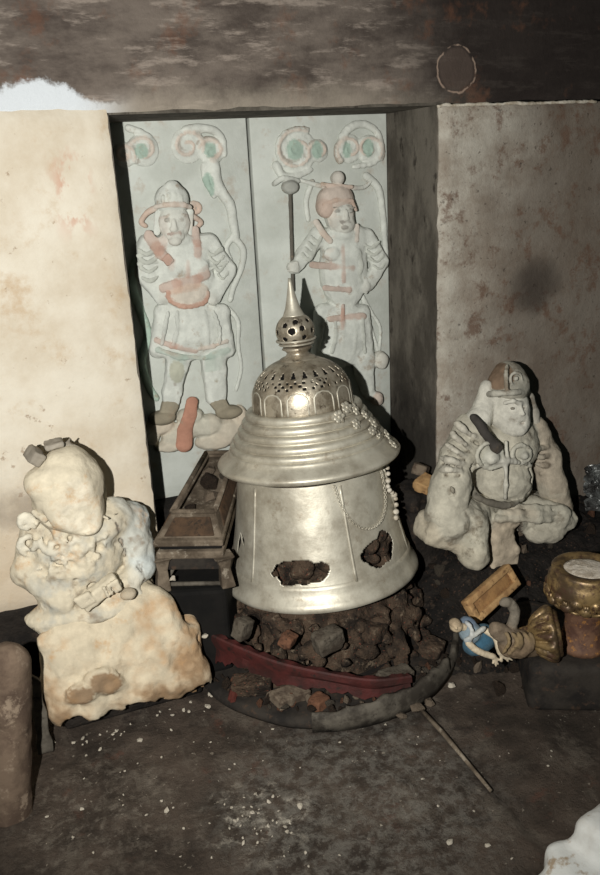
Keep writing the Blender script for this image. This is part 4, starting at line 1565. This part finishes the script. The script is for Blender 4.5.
# broken lower edge
for k, (px, py) in enumerate(((424, 552), (436, 560), (448, 566), (500, 588), (520, 572), (538, 556), (560, 544), (575, 536), (550, 552))):
    s.ell(at(px, py, -.26), r3(10+4*(k % 2), .12, 9), S(90, 78, 66), op='cut', k=.012)
s.obj('crossed_legs', M_STATUE2, rst, noise=.005, nscale=26, seed=11)

s = Sculpt(.0045, .016, RC)
s.ell(at(502, 478, -.17), r3(31, .10, 28))
s.ell(at(504, 448, -.16), r3(36, .09, 26))
s.ell(at(503, 432, -.15), r3(34, .075, 14))
# near arm: banded sleeve, flaring cuff, forearm on knee
s.cap(at(472, 430, -.16), at(458, 458, -.20), 18*RS, 17*RS)
s.cap(at(458, 458, -.20), at(450, 488, -.24), 17*RS, 19*RS)
s.cap(at(450, 488, -.24), at(446, 514, -.255), 19*RS, 20*RS)
for k, (a, b) in enumerate((((457, 424), (478, 440)), ((452, 434), (474, 452)), ((447, 445), (470, 459)), ((442, 458), (468, 466)), ((440, 470), (466, 472)))):
    m_ = ((a[0]+b[0])/2-2, (a[1]+b[1])/2-1)
    s.path(spline([at(*a, -.195-.008*k), at(*m_, -.228-.012*k), at(*b, -.215-.010*k)], 4), .0085, col=S(192, 186, 172), k=.005)
    s.path(spline([at(a[0]+1, a[1]+5, -.195-.008*k), at(m_[0]+1, m_[1]+5, -.232-.012*k), at(b[0], b[1]+5, -.22-.010*k)], 4), .0035, op='cut', col=S(120, 110, 96), k=.004)
s.ell(at(452, 490, -.300), r3(4, .012, 7), S(110, 104, 92), op='cut', k=.006, rot=(0, -20, 0))
s.ell(at(452, 490, -.297), r3(2.4, .01, 4.4), S(170, 162, 146), k=.004, rot=(0, -20, 0))
# far arm
s.cap(at(532, 430, -.13), at(546, 458, -.16), 16*RS, 15*RS, S(166, 146, 126))
s.cap(at(546, 458, -.16), at(552, 486, -.19), 14*RS, 15*RS, S(174, 162, 144))
s.cap(at(552, 486, -.19), at(560, 508, -.20), 14*RS, 14*RS, S(174, 158, 138))
for k in range(4):
    s.path(spline([at(526+k*5, 446+k*9, -.19), at(537+k*5, 449+k*8, -.205), at(550+k*3, 446+k*7, -.185)], 3), .006, col=S(150, 138, 122), k=.006)
# belly plate and belts, with the belly's crescent shadows painted dark
s.path(spline([at(474, 468, -.235), at(488, 462, -.262), at(503, 461, -.272), at(518, 462, -.262), at(530, 466, -.235)], 4), .007, col=RW, k=.006)
s.path(spline([at(471, 486, -.225), at(478, 497, -.252), at(492, 504, -.268), at(508, 505, -.268), at(522, 499, -.25)], 4), .009, col=S(104, 98, 88), k=.006)  # shadow under the belly, put in as a dark crescent
s.path([at(505, 464, -.272), at(506, 480, -.276), at(505, 498, -.27)], .006, col=RW, k=.008)
s.path(spline([at(468, 462, -.24), at(470, 478, -.25), at(477, 492, -.255)], 4), .010, op='cut', col=S(62, 58, 54), k=.01)  # crescent shadow beside the belly, cut in and coloured dark
s.path(spline([at(530, 464, -.225), at(529, 478, -.235), at(524, 490, -.24)], 4), .009, op='cut', col=S(84, 76, 66), k=.01)
# breast roundels with bosses
for px, py, yy, r in ((490, 456, -.252, 13), (521, 454, -.238, 9)):
    s.ell(at(px, py, yy), r3(r, .025, r), S(160, 160, 148), k=.006)
    s.path([at(px+r*math.cos(a), py+r*math.sin(a), yy-.016) for a in np.linspace(0, 2*PI, 17)], .0055, col=S(188, 184, 170), k=.004)
    s.ell(at(px+3, py+2, yy-.022), r3(r*.5, .016, r*.5), RW, k=.004)
s.cap(at(506, 442, -.25), at(507, 460, -.268), .007, col=RW, k=.006)
s.obj('figure', M_STATUE2, rst, noise=.0035, nscale=30, seed=12)
fig_r = [o for o in rst.children if o.name.startswith('figure')][0]
s = Sculpt(.004, .006, S(70, 66, 62))
s.path(spline([at(473, 417, -.222), at(481, 427, -.246), at(489, 438, -.262), at(496, 446, -.272)], 4), .011, .013, col=S(66, 62, 58))
s.box(at(497, 448, -.276), (.016, .010, .012), .004, (0, -40, 0), col=S(84, 76, 68))
s.obj('shoulder_strap', M_STATUE2, fig_r, noise=.0015, nscale=40)
# head
s = Sculpt(.0042, .012, RW)
s.ell(at(508, 409, -.175), r3(20, .072, 25))
s.ell(at(512, 422, -.19), r3(15, .062, 15), k=.014)
s.cap(at(505, 436, -.15), at(507, 420, -.165), 17*RS, 16*RS)
s.ell(at(518, 430, -.225), r3(7, .02, 5), k=.01)
# brow, nose, cheeks, mouth
s.path([at(505, 403, -.243), at(513, 401, -.248), at(519, 403, -.243)], .006, k=.006)
s.path([at(521, 403, -.24), at(526, 404, -.225)], .005, k=.006)
s.cap(at(520, 405, -.244), at(523, 414, -.252), .004, .0065, k=.006)
s.ell(at(524, 416, -.232), r3(4, .014, 4), k=.008)
for px, yy in ((512, -.247), (522.5, -.240)):
    s.ell(at(px, 408, yy), r3(3.2, .008, 1.8), S(150, 144, 132), op='cut', k=.004)
    s.ell(at(px, 408.4, yy+.003), r3(2.4, .006, 1.4), S(120, 112, 100), k=.003)
s.path([at(515, 423, -.250), at(519, 424, -.253), at(523, 423, -.245)], .0032, op='cut', col=S(124, 108, 96), k=.004)
# neck guard on the near side
s.cap(at(489, 398, -.16), at(478, 420, -.17), 9*RS, 13*RS, RW)
s.cap(at(486, 386, -.15), at(483, 404, -.155), 6*RS, 8*RS, RW)
s.cap(at(528, 398, -.14), at(532, 420, -.14), 6*RS, 9*RS, S(150, 140, 126))
head_r = s.obj('head', M_STATUE2, fig_r, noise=.0022, nscale=36, seed=13)
s = Sculpt(.004, .008, RG)
s.ell(at(508, 386, -.165), r3(19, .072, 21))
s.ell(at(509, 372, -.16), r3(12, .05, 10), k=.012)
s.path(spline([at(489, 394, -.19), at(497, 393.5, -.232), at(509, 393, -.247), at(521, 392, -.235), at(528, 391, -.19)], 4), .0085, col=S(172, 168, 156), k=.005)
s.ell(at(498, 378, -.19), r3(8, .075, 13), RB, op='p', rot=(0, 12, 0))
s.ell(at(496, 372, -.14), r3(9, .09, 12), RB, op='p')
s.path([at(516+6*math.cos(a), 379+6.5*math.sin(a), -.226) for a in np.linspace(0, 2*PI, 15)], .0035, col=S(176, 172, 160), k=.004)
s.ell(at(516, 379, -.23), r3(2.6, .01, 2.6), S(176, 172, 160), k=.004)
s.path(spline([at(507, 391, -.243), at(506, 378, -.234), at(507, 366, -.2)], 4), .005, col=S(170, 164, 150), k=.006)
s.obj('helmet', M_STATUE2, head_r, noise=.002, nscale=40, seed=14)

# ================================================================== debris heap, stone step and the things on it
nx, ny = 120, 80
X, Y = np.meshgrid(np.linspace(.60, 2.1, nx), np.linspace(-.80, .02, ny))
P = np.stack([X, Y, X*0], -1).reshape(-1, 3)
back = np.clip((P[:, 1]+.56)/.36, 0, 1)
lft = np.clip((P[:, 0]-.62)/.26, 0, 1)
prof = (back*back*(3-2*back))*.20*lft
P[:, 2] = prof+(.030*fnoise(P, 9, 3)+.024*fnoise(P, 24, 5))*np.clip(prof/.03, 0, 1)-.03+np.clip(prof/.02, 0, 1)*.025
Fc = np.array([(i*nx+j, i*nx+j+1, (i+1)*nx+j+1, (i+1)*nx+j) for i in range(ny-1) for j in range(nx-1)])
M_HEAP = mottled('dark_brown_debris', S(34, 30, 27), S(21, 19, 17), S(58, 49, 41), scale=12, bump=1., bscale=34, bd=.02, speck=S(82, 62, 50))
o = obj('rubble', P, Fc, M_HEAP, origin=(1.2, -.3, 0))
o['kind'] = 'stuff'
tag(o, 'dark heap of crumbled debris along the foot of the right wall', 'rubble')

# low dark stone step, its corner toward the middle of the room
c1, c2 = atz(530, 667, .135)[:2], atz(606, 668.5, .135)[:2]
ed = c2-c1
ed /= np.linalg.norm(ed)
nr = np.array([-ed[1], ed[0]])
if nr[1] < 0:
    nr = -nr
ang = math.atan2(ed[1], ed[0])
cc = c1+ed*.42+nr*.17
s = Sculpt(.012, .012, (.1, .1, .1))
s.box((cc[0], cc[1], .065), (.42, .17, .07), .014, (0, 0, math.degrees(ang)))
V, Q, p = s.mesh(noise=.003, nscale=18, zmin=-.02)
o = obj('stone_step', V, Q, M_BASEWOOD, origin=(cc[0], cc[1], 0))
tag(o, 'low dark stone step at the right edge carrying the gilt pieces', 'step')
ST_Z = .137


def onstep(px, py, dz=0.):
    return atz(px, py, ST_Z+dz)


# gilt lotus bowl on its pedestal
gp = at(585, 600, -.68)
gx, gy = gp[0], gp[1]
gb = thing('gilt_lotus_bowl', 'gilt lotus-petal bowl with white ash on a brown pedestal, at the right edge', 'bowl', (gx, gy, ST_Z))
G0 = np.array([gx, gy, 0])
zt, zb = at(585, 567, -.68)[2], at(585, 604, -.68)[2]
rb_ = .100
hb = zt-zb
prof = [(.001, zb+.010), (.05, zb), (.068, zb+.004), (rb_*.93, zb+hb*.28), (rb_, zb+hb*.5), (rb_*.97, zb+hb*.75), (rb_*.88, zt-.012), (rb_*.90, zt-.003), (rb_*.84, zt), (rb_*.64, zt-.001), (rb_*.58, zt-.008), (.001, zt-.026)]
bowl = obj('bowl', lathe(prof, 96)[0]+G0, lathe(prof, 96)[1], M_GOLD, gb)
pet = []
for row in range(2):
    for k in range(12):
        a = 2*PI*(k+.5*row)/12+.1
        pts = []
        for q in np.linspace(0, 1, 15):
            off = -.24*math.cos(q*PI) if True else 0
            zz = (zb+hb*(.46 if row == 0 else .40))-(.030 if row == 0 else .036)*math.sin(q*PI)**.8+.012*row
            rr_ = rb_*(.99-.10*math.sin(q*PI)**2*(1 if row else .8))+.003
            pts.append((rr_*math.cos(a+off), rr_*math.sin(a+off), zz))
        pet.append(tube(np.array(pts)+G0, .0045, 6))
        c_ = np.array([(rb_*.95)*math.cos(a), (rb_*.95)*math.sin(a), zb+hb*(.44-.16*row)])+G0
        bm = bmesh.new()
        bmesh.ops.create_icosphere(bm, subdivisions=2, radius=1)
        for v in bm.verts:
            v.co = Vector((v.co.x*.012, v.co.y*.018, v.co.z*.015))
            v.co.rotate(Euler((0, 0, a)))
        v_, f_ = dump(bm)
        pet.append((v_+c_, f_))
obj('lotus_petals', *join(*pet), M_GOLD, bowl)
V, Fc = lathe([(.001, zt-.001), (.03, zt-.002), (.048, zt-.005), (.060, zt-.008), (.061, zt-.02)], 48)
V[:, 2] += fnoise(V, 60, 3)*.004
obj('ash', V+G0, Fc, M_ASH, bowl)
prof = [(.001, ST_Z-.004), (.062, ST_Z-.004), (.064, ST_Z+.014), (.056, ST_Z+.022), (.050, ST_Z+.05), (.047, ST_Z+.08), (.052, zb-.01), (.058, zb+.002), (.001, zb+.004)]
V, Fc = lathe(prof, 64)
obj('pedestal', V+G0, Fc, mottled('brown_pedestal_lacquer', S(104, 76, 58), S(76, 52, 42), S(150, 104, 54), scale=22, bump=.5, rough=.7, spec=.3), gb)

# fallen gilt figure: draped body lying to the left, gilt lotus foot standing on edge at the right
fo_ = onstep(528, 655)
fg = thing('fallen_figure', 'toppled gilded figure with a scalloped gold lotus foot, lying before the pedestal', 'figurine', fo_)
QS = 1/372.
yq = fo_[1]
s = Sculpt(.0032, .008, S(120, 102, 82))
B_ = lambda px, py, dy=0.: at(px, py, yq+dy)
s.cap(B_(532, 642, .0), B_(510, 645, -.01), 14*QS, 12*QS)
s.ell(B_(518, 643, -.015), (15*QS, .042, 13*QS), S(118, 100, 80))
s.cap(B_(512, 640, -.01), B_(497, 630, .0), 11*QS, 8*QS, S(112, 102, 90))
for k in range(5):
    s.path(spline([B_(506+k*6, 633, -.036), B_(509+k*6+(k%2)*3, 643, -.050), B_(503+k*6, 653, -.038)], 3), .0035, col=S(136, 116, 84), k=.009)
# raised arm hooked over
s.path(spline([B_(507, 640, .0), B_(512, 625, .0), B_(515, 612, .005), B_(511, 604, .008), B_(506, 601, .01)], 4), .013, .0095, col=S(120, 112, 100), k=.006)
s.ell(B_(505, 602, .005), (6*QS, .012, 5*QS), S(128, 118, 104), k=.005)
s.obj('draped_body', M_FIG, fg, noise=.0022, nscale=50)
s = Sculpt(.0032, .006, (.5, .4, .2))
cg = B_(545, 634, -.025)
av = np.array([.84, -.50, .16])
av /= np.linalg.norm(av)
b1 = np.cross(av, [0, 0, 1.])
b1 /= np.linalg.norm(b1)
b2 = np.cross(b1, av)
LF = lambda s_, r_, f_: cg+av*s_+r_*(math.cos(f_)*b1+math.sin(f_)*b2)
s.ell(cg, (.036, .054, .054), rot=np.stack([av, b1, b2], 1))
s.cap(cg-av*.05, cg-av*.02, .024, .03, k=.012)
for k in range(14):
    f_ = 2*PI*k/14
    s.path(spline([LF(-.034, .026, f_), LF(-.020, .046, f_), LF(.0, .058, f_), LF(.014, .064, f_)], 3), .006, .0105, k=.005)
s.path([LF(.018, .064, f_) for f_ in np.linspace(0, 2*PI, 33)], .0075, k=.004)
s.path([LF(.030, .054, f_) for f_ in np.linspace(0, 2*PI, 33)], .0065, k=.004)
V, Q, p = s.mesh(noise=.0012, nscale=60)
V[:, 2] = np.maximum(V[:, 2], ST_Z)
obj('lotus_foot', V, Q, M_GOLD, fg)

# fallen figurine in a blue robe with pale limbs
bo = at(482, 645, -.60)
bo_z = .12
bf = thing('fallen_figurine', 'small toppled figurine in a blue and white robe with pale bare limbs', 'figurine', (bo[0], bo[1], .10))
Bp = lambda px, py, dy=0.: at(px, py, -.60+dy)
s = Sculpt(.0030, .006, S(64, 104, 132))
s.ell(Bp(480, 640, 0), (19*QS, .035, 14*QS), S(70, 98, 114), rot=(0, -25, 0))
s.ell(Bp(470, 632, 0), (11*QS, .032, 10*QS), S(168, 178, 182), rot=(0, -25, 0))
s.ell(Bp(468, 624, .01), (7*QS, .028, 6*QS), S(82, 96, 128))
s.ell(Bp(490, 634, .01), (10*QS, .03, 8*QS), S(120, 120, 122))
s.path(spline([Bp(466, 640, -.03), Bp(476, 634, -.04), Bp(484, 628, -.036)], 3), .0055, col=S(190, 188, 180), k=.004)
s.path(spline([Bp(466, 622, -.02), Bp(472, 630, -.036), Bp(470, 642, -.034)], 3), .005, col=S(186, 186, 182), k=.004)
s.ell(Bp(483, 642, -.03), (12*QS, .015, 6*QS), S(58, 92, 112), op='p', rot=(0, -25, 0))
rb = s.obj('robe', M_FIG, bf, noise=.0014, nscale=60)
s = Sculpt(.0026, .004, S(206, 190, 164))
PK = S(206, 190, 164)
s.path(spline([Bp(468, 642, -.03), Bp(476, 650, -.04), Bp(488, 655, -.045), Bp(494, 657, -.048)], 4), .0085, .0065, col=PK)
s.path(spline([Bp(486, 631, -.02), Bp(495, 637, -.035), Bp(498, 646, -.044), Bp(500, 653, -.048)], 4), .008, .0062, col=PK)
for bx_, by_, ends in ((494, 657, ((493, 663), (498, 664), (501, 661), (496, 666))), (500, 653, ((505, 658), (508, 661), (512, 660), (502, 661)))):
    for ex_, ey_ in ends:
        s.cap(Bp(bx_, by_, -.048), Bp(ex_, ey_, -.052), .0045, .0026, col=PK, k=.003)
s.obj('bare_limb', M_FIG, bf, noise=.0007, nscale=80)
s = Sculpt(.0028, .004, PK)
s.ell(Bp(456, 626, .0), (6*QS, .018, 6*QS), S(200, 180, 150))
s.cap(Bp(460, 626, 0), Bp(466, 628, 0), .010, col=PK)
s.ell(Bp(455, 623, .0), (5.4*QS, .017, 4.4*QS), S(96, 78, 62), k=.003)
s.ell(Bp(456, 628, -.016), (1.4*QS, .006, 2*QS), S(200, 180, 150), k=.003)
s.obj('head', M_FIG, bf, noise=.0006, nscale=80)

# ochre board with a raised border, propped on the debris
pa = [at(463, 600, -.46), at(506, 562, -.40), at(521, 590, -.43), at(470, 622, -.49)]
ax_u = pa[1]-pa[0]
ax_v = pa[3]-pa[0]
wu, wv = np.linalg.norm(ax_u), np.linalg.norm(ax_v)
ax_u /= wu
ax_v -= ax_u*(ax_u@ax_v)
ax_v /= np.linalg.norm(ax_v)
nn = np.cross(ax_u, ax_v)
if nn[1] > 0:
    nn = -nn
pc = sum(pa)/4
Rb = np.stack([ax_u, ax_v, nn], 1)
if np.linalg.det(Rb) < 0:
    Rb[:, 1] *= -1
hu, hv = wu/2, wv/2+.004
pl = thing('ochre_board', 'small ochre board with raised border, tilted against the rubble below the right statue', 'board', pc-np.array([0, 0, .05]))
obj('board_panel', *obox(pc, (hu-.006, hv-.006, .009), Rb, .002), M_TANIN, pl)
fr = [obox(pc+Rb @ np.array([0, sg*(hv-.009), .004]), (hu, .0095, .015), Rb, .004) for sg in (-1, 1)]
fr += [obox(pc+Rb @ np.array([sg*(hu-.009), 0, .004]), (.0095, hv-.012, .0148), Rb, .004) for sg in (-1, 1)]
obj('border', *join(*fr), M_TAN, pl)
# bits between the stupa and the right statue
block('lacquer_fragment', 'brown and gold lacquer fragment in the dark corner between stupa and right statue', 'fragment', at(426, 484, -.10), (.032, .03, .018), (8, -10, 20), M_TAN, 21)
block('lacquer_fragment', 'grey-brown fragment leaning above the gold one beside the niche corner', 'fragment', at(420, 470, -.02), (.03, .025, .02), (15, 20, 50), M_GREYCHIP, 22)
# support for them: a dark broken block by the niche corner
s = Sculpt(.010, .03)
pz = at(426, 484, -.10)
s.box((pz[0]-.02, -.055, (pz[2]-.02)/2), (.062, .062, (pz[2]-.015)/2), .03, (0, 0, 12))
for k in range(24):
    s.ell((pz[0]-.02+rng.uniform(-.06, .06), -.055+rng.uniform(-.065, .05), rng.uniform(.05, pz[2]-.05)), rng.uniform(.015, .035, 3), rot=rng.uniform(0, 90, 3), k=.01)
V, Q, p = s.mesh(noise=.008, nscale=22, zmin=0)
o = obj('broken_block', V, Q, M_DARK, origin=(pz[0], -.06, 0))
tag(o, 'dark broken block in the corner between the niche and the right statue', 'block')

# crumpled shiny film on the debris by the right wall
c_ = at(592, 482, -.10)
nx, ny = 34, 30
V = []
for i in range(ny):
    for j in range(nx):
        u, v = j/(nx-1)-.5, i/(ny-1)-.5
        q = np.array([c_[0]+u*.13, c_[1]-.03+v*.03, c_[2]+v*.15])
        n_ = fnoise(np.array([[u*2, v*2, 1.]]), 3, 8, 4)[0]
        V.append(q+np.array([.03*n_, -.09*abs(n_), .02*n_]))
Fc = [(i*nx+j, i*nx+j+1, (i+1)*nx+j+1, (i+1)*nx+j) for i in range(ny-1) for j in range(nx-1)]
o = obj('crumpled_film', V, Fc, M_FOIL, origin=c_-[0, 0, .1], smooth=False)
m = o.modifiers.new('sheet', 'SOLIDIFY')
m.thickness = .003
tag(o, 'crumpled grey shiny film against the right wall beside the statue knee', 'film')

# ================================================================== left edge: worn post and splintered plank
s = Sculpt(.006, .02, (.2, .15, .1))
a_, b_ = atz(10, 812, .0), at(8, 664, -.46)
s.cap((a_[0], a_[1], -.03), b_, .046, .050)
V, Q, p = s.mesh(noise=.004, nscale=14, zmin=-.01)
o = obj('wooden_post', V, Q, M_POST, origin=(a_[0], a_[1], 0))
tag(o, 'brown worn post with a rounded top at the left edge', 'post')
pk0, pk1 = atz(46, 752, 0.005), at(33, 672, -.30)
d_ = (pk1-pk0)
ln = np.linalg.norm(d_)
d_ /= ln
side_ = np.cross(d_, [0, -1., 0])
side_ /= np.linalg.norm(side_)
fr_ = np.cross(side_, d_)
V, Fc = [], []
for i in range(9):
    q = i/8
    wd = .019*(1-.35*q)+.003*math.sin(i*2.1)
    c_ = pk0+d_*ln*q
    for a_, b_ in ((-1, -1), (1, -1), (1, 1), (-1, 1)):
        tip = (.02 if (i == 8 and a_ > 0) else 0)
        V.append(c_+side_*wd*a_+fr_*.007*b_-d_*tip)
for i in range(8):
    for k in range(4):
        Fc.append((i*4+k, i*4+(k+1) % 4, i*4+4+(k+1) % 4, i*4+4+k))
Fc += [(3, 2, 1, 0), (32, 33, 34, 35)]
o = bev(obj('plank', V, Fc, M_RIM, origin=pk0), .003)
tag(o, 'splintered dark plank leaning against the left statue pedestal', 'plank')

# ================================================================== white broken block in the lower right corner
s = Sculpt(.008, .02, (.7, .7, .7))
b0 = atz(600, 866, .0)
s.box(atz(612, 850, .045), (.075, .06, .075), .03, rot=(0, 10, 20))
s.box(atz(600, 880, .02), (.10, .07, .045), .03, (0, 4, -20))
s.cap(atz(590, 872, .02), atz(540, 898, .015), .045, .035)
s.ell(atz(622, 862, .03), (.06, .07, .06))
V, Q, p = s.mesh(noise=.004, nscale=14, zmin=-.004)
o = obj('plaster_block', V, Q, M_WHITE, origin=(b0[0], b0[1], 0))
tag(o, 'large broken white plaster lump in the lower right corner', 'plaster')

# thin lath lying on the floor
q0, q1 = atz(414, 702, .006), atz(491, 791, .004)
o = obj('lath', *tube([q0, q0*.6+q1*.4+[.004, 0, .001], q1], [.006, .0065, .0045], 6), M_WOOD, origin=q0)
tag(o, 'long thin dark lath lying on the floor in front of the round base', 'stick')

# ================================================================== chips on the floor and heap
chips = [
    ('white chip on the dark floor right of the round base', (452, 685), .016, M_CHIP, 1), ('small grey ring-like stone right of the round base', (457, 668), .014, M_STONE, 2),
    ('white chip lying beside the red lacquer at its left end', (205, 636, .165), .014, M_CHIP, 3), ('pale chip on the step front below the gilt figure', (548, 676), .012, M_CHIP, 4),
    ('grey chip on the floor below the stone step', (553, 705), .012, M_STONE, 5), ('pale chip at the right end of the plaster crumbs under the left statue', (208, 706), .010, M_CHIP, 6),
    ('small white chip in front of the left statue base', (140, 740), .010, M_CHIP, 7), ('small pale chip on open floor at the left', (167, 810), .009, M_CHIP, 8),
    ('pale chip beside the whitish spill in the floor middle', (300, 806), .009, M_CHIP, 9), ('white chip near the bottom edge right of centre', (450, 842), .010, M_CHIP, 10),
    ('pale chip left of the slab edge at the bottom right', (488, 845), .009, M_CHIP, 11), ('reddish lacquer chip in front of the base gap', (340, 697), .014, M_REDCHIP, 12),
    ('red lacquer chip between the round base and the blue figurine', (478, 662), .018, M_REDCHIP, 13), ('brown chip in front of the right rim segment', (402, 716), .020, M_GREYCHIP, 14),
    ('large flat grey chip in front of the round base right of centre', (418, 708), .028, M_GREYCHIP, 15), ('grey-brown chip at the head of the slab edge', (430, 702), .018, M_GREYCHIP, 16),
]
for k, (lb, q, r_, m_, sd_) in enumerate(chips):
    z_ = q[2] if len(q) > 2 else 0.
    p = atz(q[0], q[1], z_+r_*.3)
    stone('chip', lb, 'chip', p, (r_, r_*rng.uniform(.6, .9), r_*.45), m_, seed=sd_ % 5)
# crumbs of plaster fallen along the broken foot of the left statue and elsewhere: alike and many
crumb = [stone_mesh('plaster_crumb', M_CHIP, 50+k, n=16) for k in range(3)]
g1 = []
spots = []
for k in range(34):
    u = rng.random()
    spots.append((70+u*145+rng.normal()*3, 748-u*50+rng.normal()*5, rng.uniform(.002, .0065), 'small white plaster crumb scattered at the foot of the left statue', 'plaster crumbs at the left statue'))
for k in range(34):
    a_, r_ = rng.uniform(0, 2*PI), 40*rng.random()**.7
    spots.append((262+r_*math.cos(a_), 815+r_*1.0*math.sin(a_), rng.uniform(.002, .006), 'tiny whitish crumb of the pale spill on the open floor', 'crumbs of the floor spill'))
for k in range(70):
    spots.append((rng.uniform(40, 560), rng.uniform(722, 868), rng.uniform(.0015, .0045), 'tiny pale crumb strewn on the dark floor', 'crumbs strewn on the floor'))
for px, py, r_, lb, gr in spots:
    o = bpy.data.objects.new('plaster_crumb', crumb[rng.integers(3)])
    COL.objects.link(o)
    o.location = atz(px, py, r_*.4)
    o.scale = (r_*rng.uniform(.8, 1.6), r_, r_*.6)
    o.rotation_euler = rng.uniform(-.5, .5, 3)+np.array([0, 0, rng.uniform(0, 6)])
    tag(o, lb, 'crumb', gr)

# rubble pieces over the heap at the right and round the stupa base
lump = [stone_mesh('rubble_lump', m_, 70+k, n=18) for k, m_ in enumerate((M_MOUND, M_STONE, M_BRICK, M_GREYCHIP, M_REDCHIP))]
hx = np.stack([X, Y], -1).reshape(-1, 2)


def heap_z(x, y):
    i = np.argmin((hx[:, 0]-x)**2+(hx[:, 1]-y)**2)
    return max(0., P[i, 2])


for k in range(90):
    x_, y_ = rng.uniform(.74, 1.75), rng.uniform(-.62, -.03)
    r_ = rng.uniform(.008, .026)
    o = bpy.data.objects.new('rubble_lump', lump[rng.choice(5, p=[.5, .15, .1, .2, .05])])
    COL.objects.link(o)
    o.location = (x_, y_, heap_z(x_, y_)+r_*.25)
    o.scale = (r_*rng.uniform(.8, 1.5), r_*rng.uniform(.7, 1.2), r_*.7)
    o.rotation_euler = rng.uniform(0, 6, 3)
    tag(o, 'small lump of brown rubble in the heap below the right statue', 'rubble', 'rubble lumps in the right heap')
for k in range(90):
    a_ = rng.uniform(-2.9, -.1)
    r_ = rng.uniform(.006, .02)
    rr_ = rng.uniform(.335, .392)
    o = bpy.data.objects.new('rubble_lump', lump[rng.choice(5, p=[.45, .15, .12, .23, .05])])
    COL.objects.link(o)
    o.location = (BC[0]+rr_*math.cos(a_), BC[1]+rr_*math.sin(a_), .034+r_*.4)
    o.scale = (r_*rng.uniform(.8, 1.5), r_*rng.uniform(.7, 1.2), r_*.7)
    o.rotation_euler = rng.uniform(0, 6, 3)
    tag(o, 'small lump of brown rubble lying on the round base of the stupa', 'rubble', 'rubble lumps on the round base')


# drop the loose crumbs and lumps that nothing in view shows
bpy.context.view_layer.update()
dg = bpy.context.evaluated_depsgraph_get()
for o in [o_ for o_ in COL.objects if o_.name.split('.')[0] in ('rubble_lump', 'plaster_crumb') and o_.get('group')]:
    M = o.matrix_world
    seen = 0
    for v in list(o.data.vertices)[::max(1, len(o.data.vertices)//40)]:
        tgt = M @ v.co
        d_ = tgt-Vector(CAM)
        dl = d_.length
        q_ = np.array(d_)
        zz = q_@_fw
        px, py = 300+F_PX*(q_@_r)/zz, 437.5-F_PX*(q_@_u)/zz
        if not (0 < px < 600 and 0 < py < 875):
            continue
        hit, loc, nn_, ix, ho_, mm_ = scene.ray_cast(dg, Vector(CAM), d_.normalized(), distance=dl+.02)
        if hit and ho_.name == o.name:
            seen += 1
    if seen < 3:
        bpy.data.objects.remove(o)


# ------------------------------------------------------------------ light: the flash held left of the lens, and a trace of room light
fl = bpy.data.lights.new('flash', 'SPOT')
fl.energy = 260
fl.color = (1, .99, .94)
fl.shadow_soft_size = .012
fl.spot_size = math.radians(100)
fl.spot_blend = .9
fo = bpy.data.objects.new('flash', fl)
COL.objects.link(fo)
fpos = CAM + _r*(-.26)+_u*.0
fo.location = fpos
fo.rotation_euler = (Vector((.3, 0, .85))-Vector(fpos)).to_track_quat('-Z', 'Y').to_euler()

w = bpy.data.worlds.new('world')
w.use_nodes = True
w.node_tree.nodes['Background'].inputs[0].default_value = (.62, .85, .8, 1)
w.node_tree.nodes['Background'].inputs[1].default_value = .04
scene.world = w
vs = scene.view_settings
vs.view_transform = 'Standard'
vs.look = 'None'
vs.exposure = 0
vs.gamma = 1
vs.use_curve_mapping = False
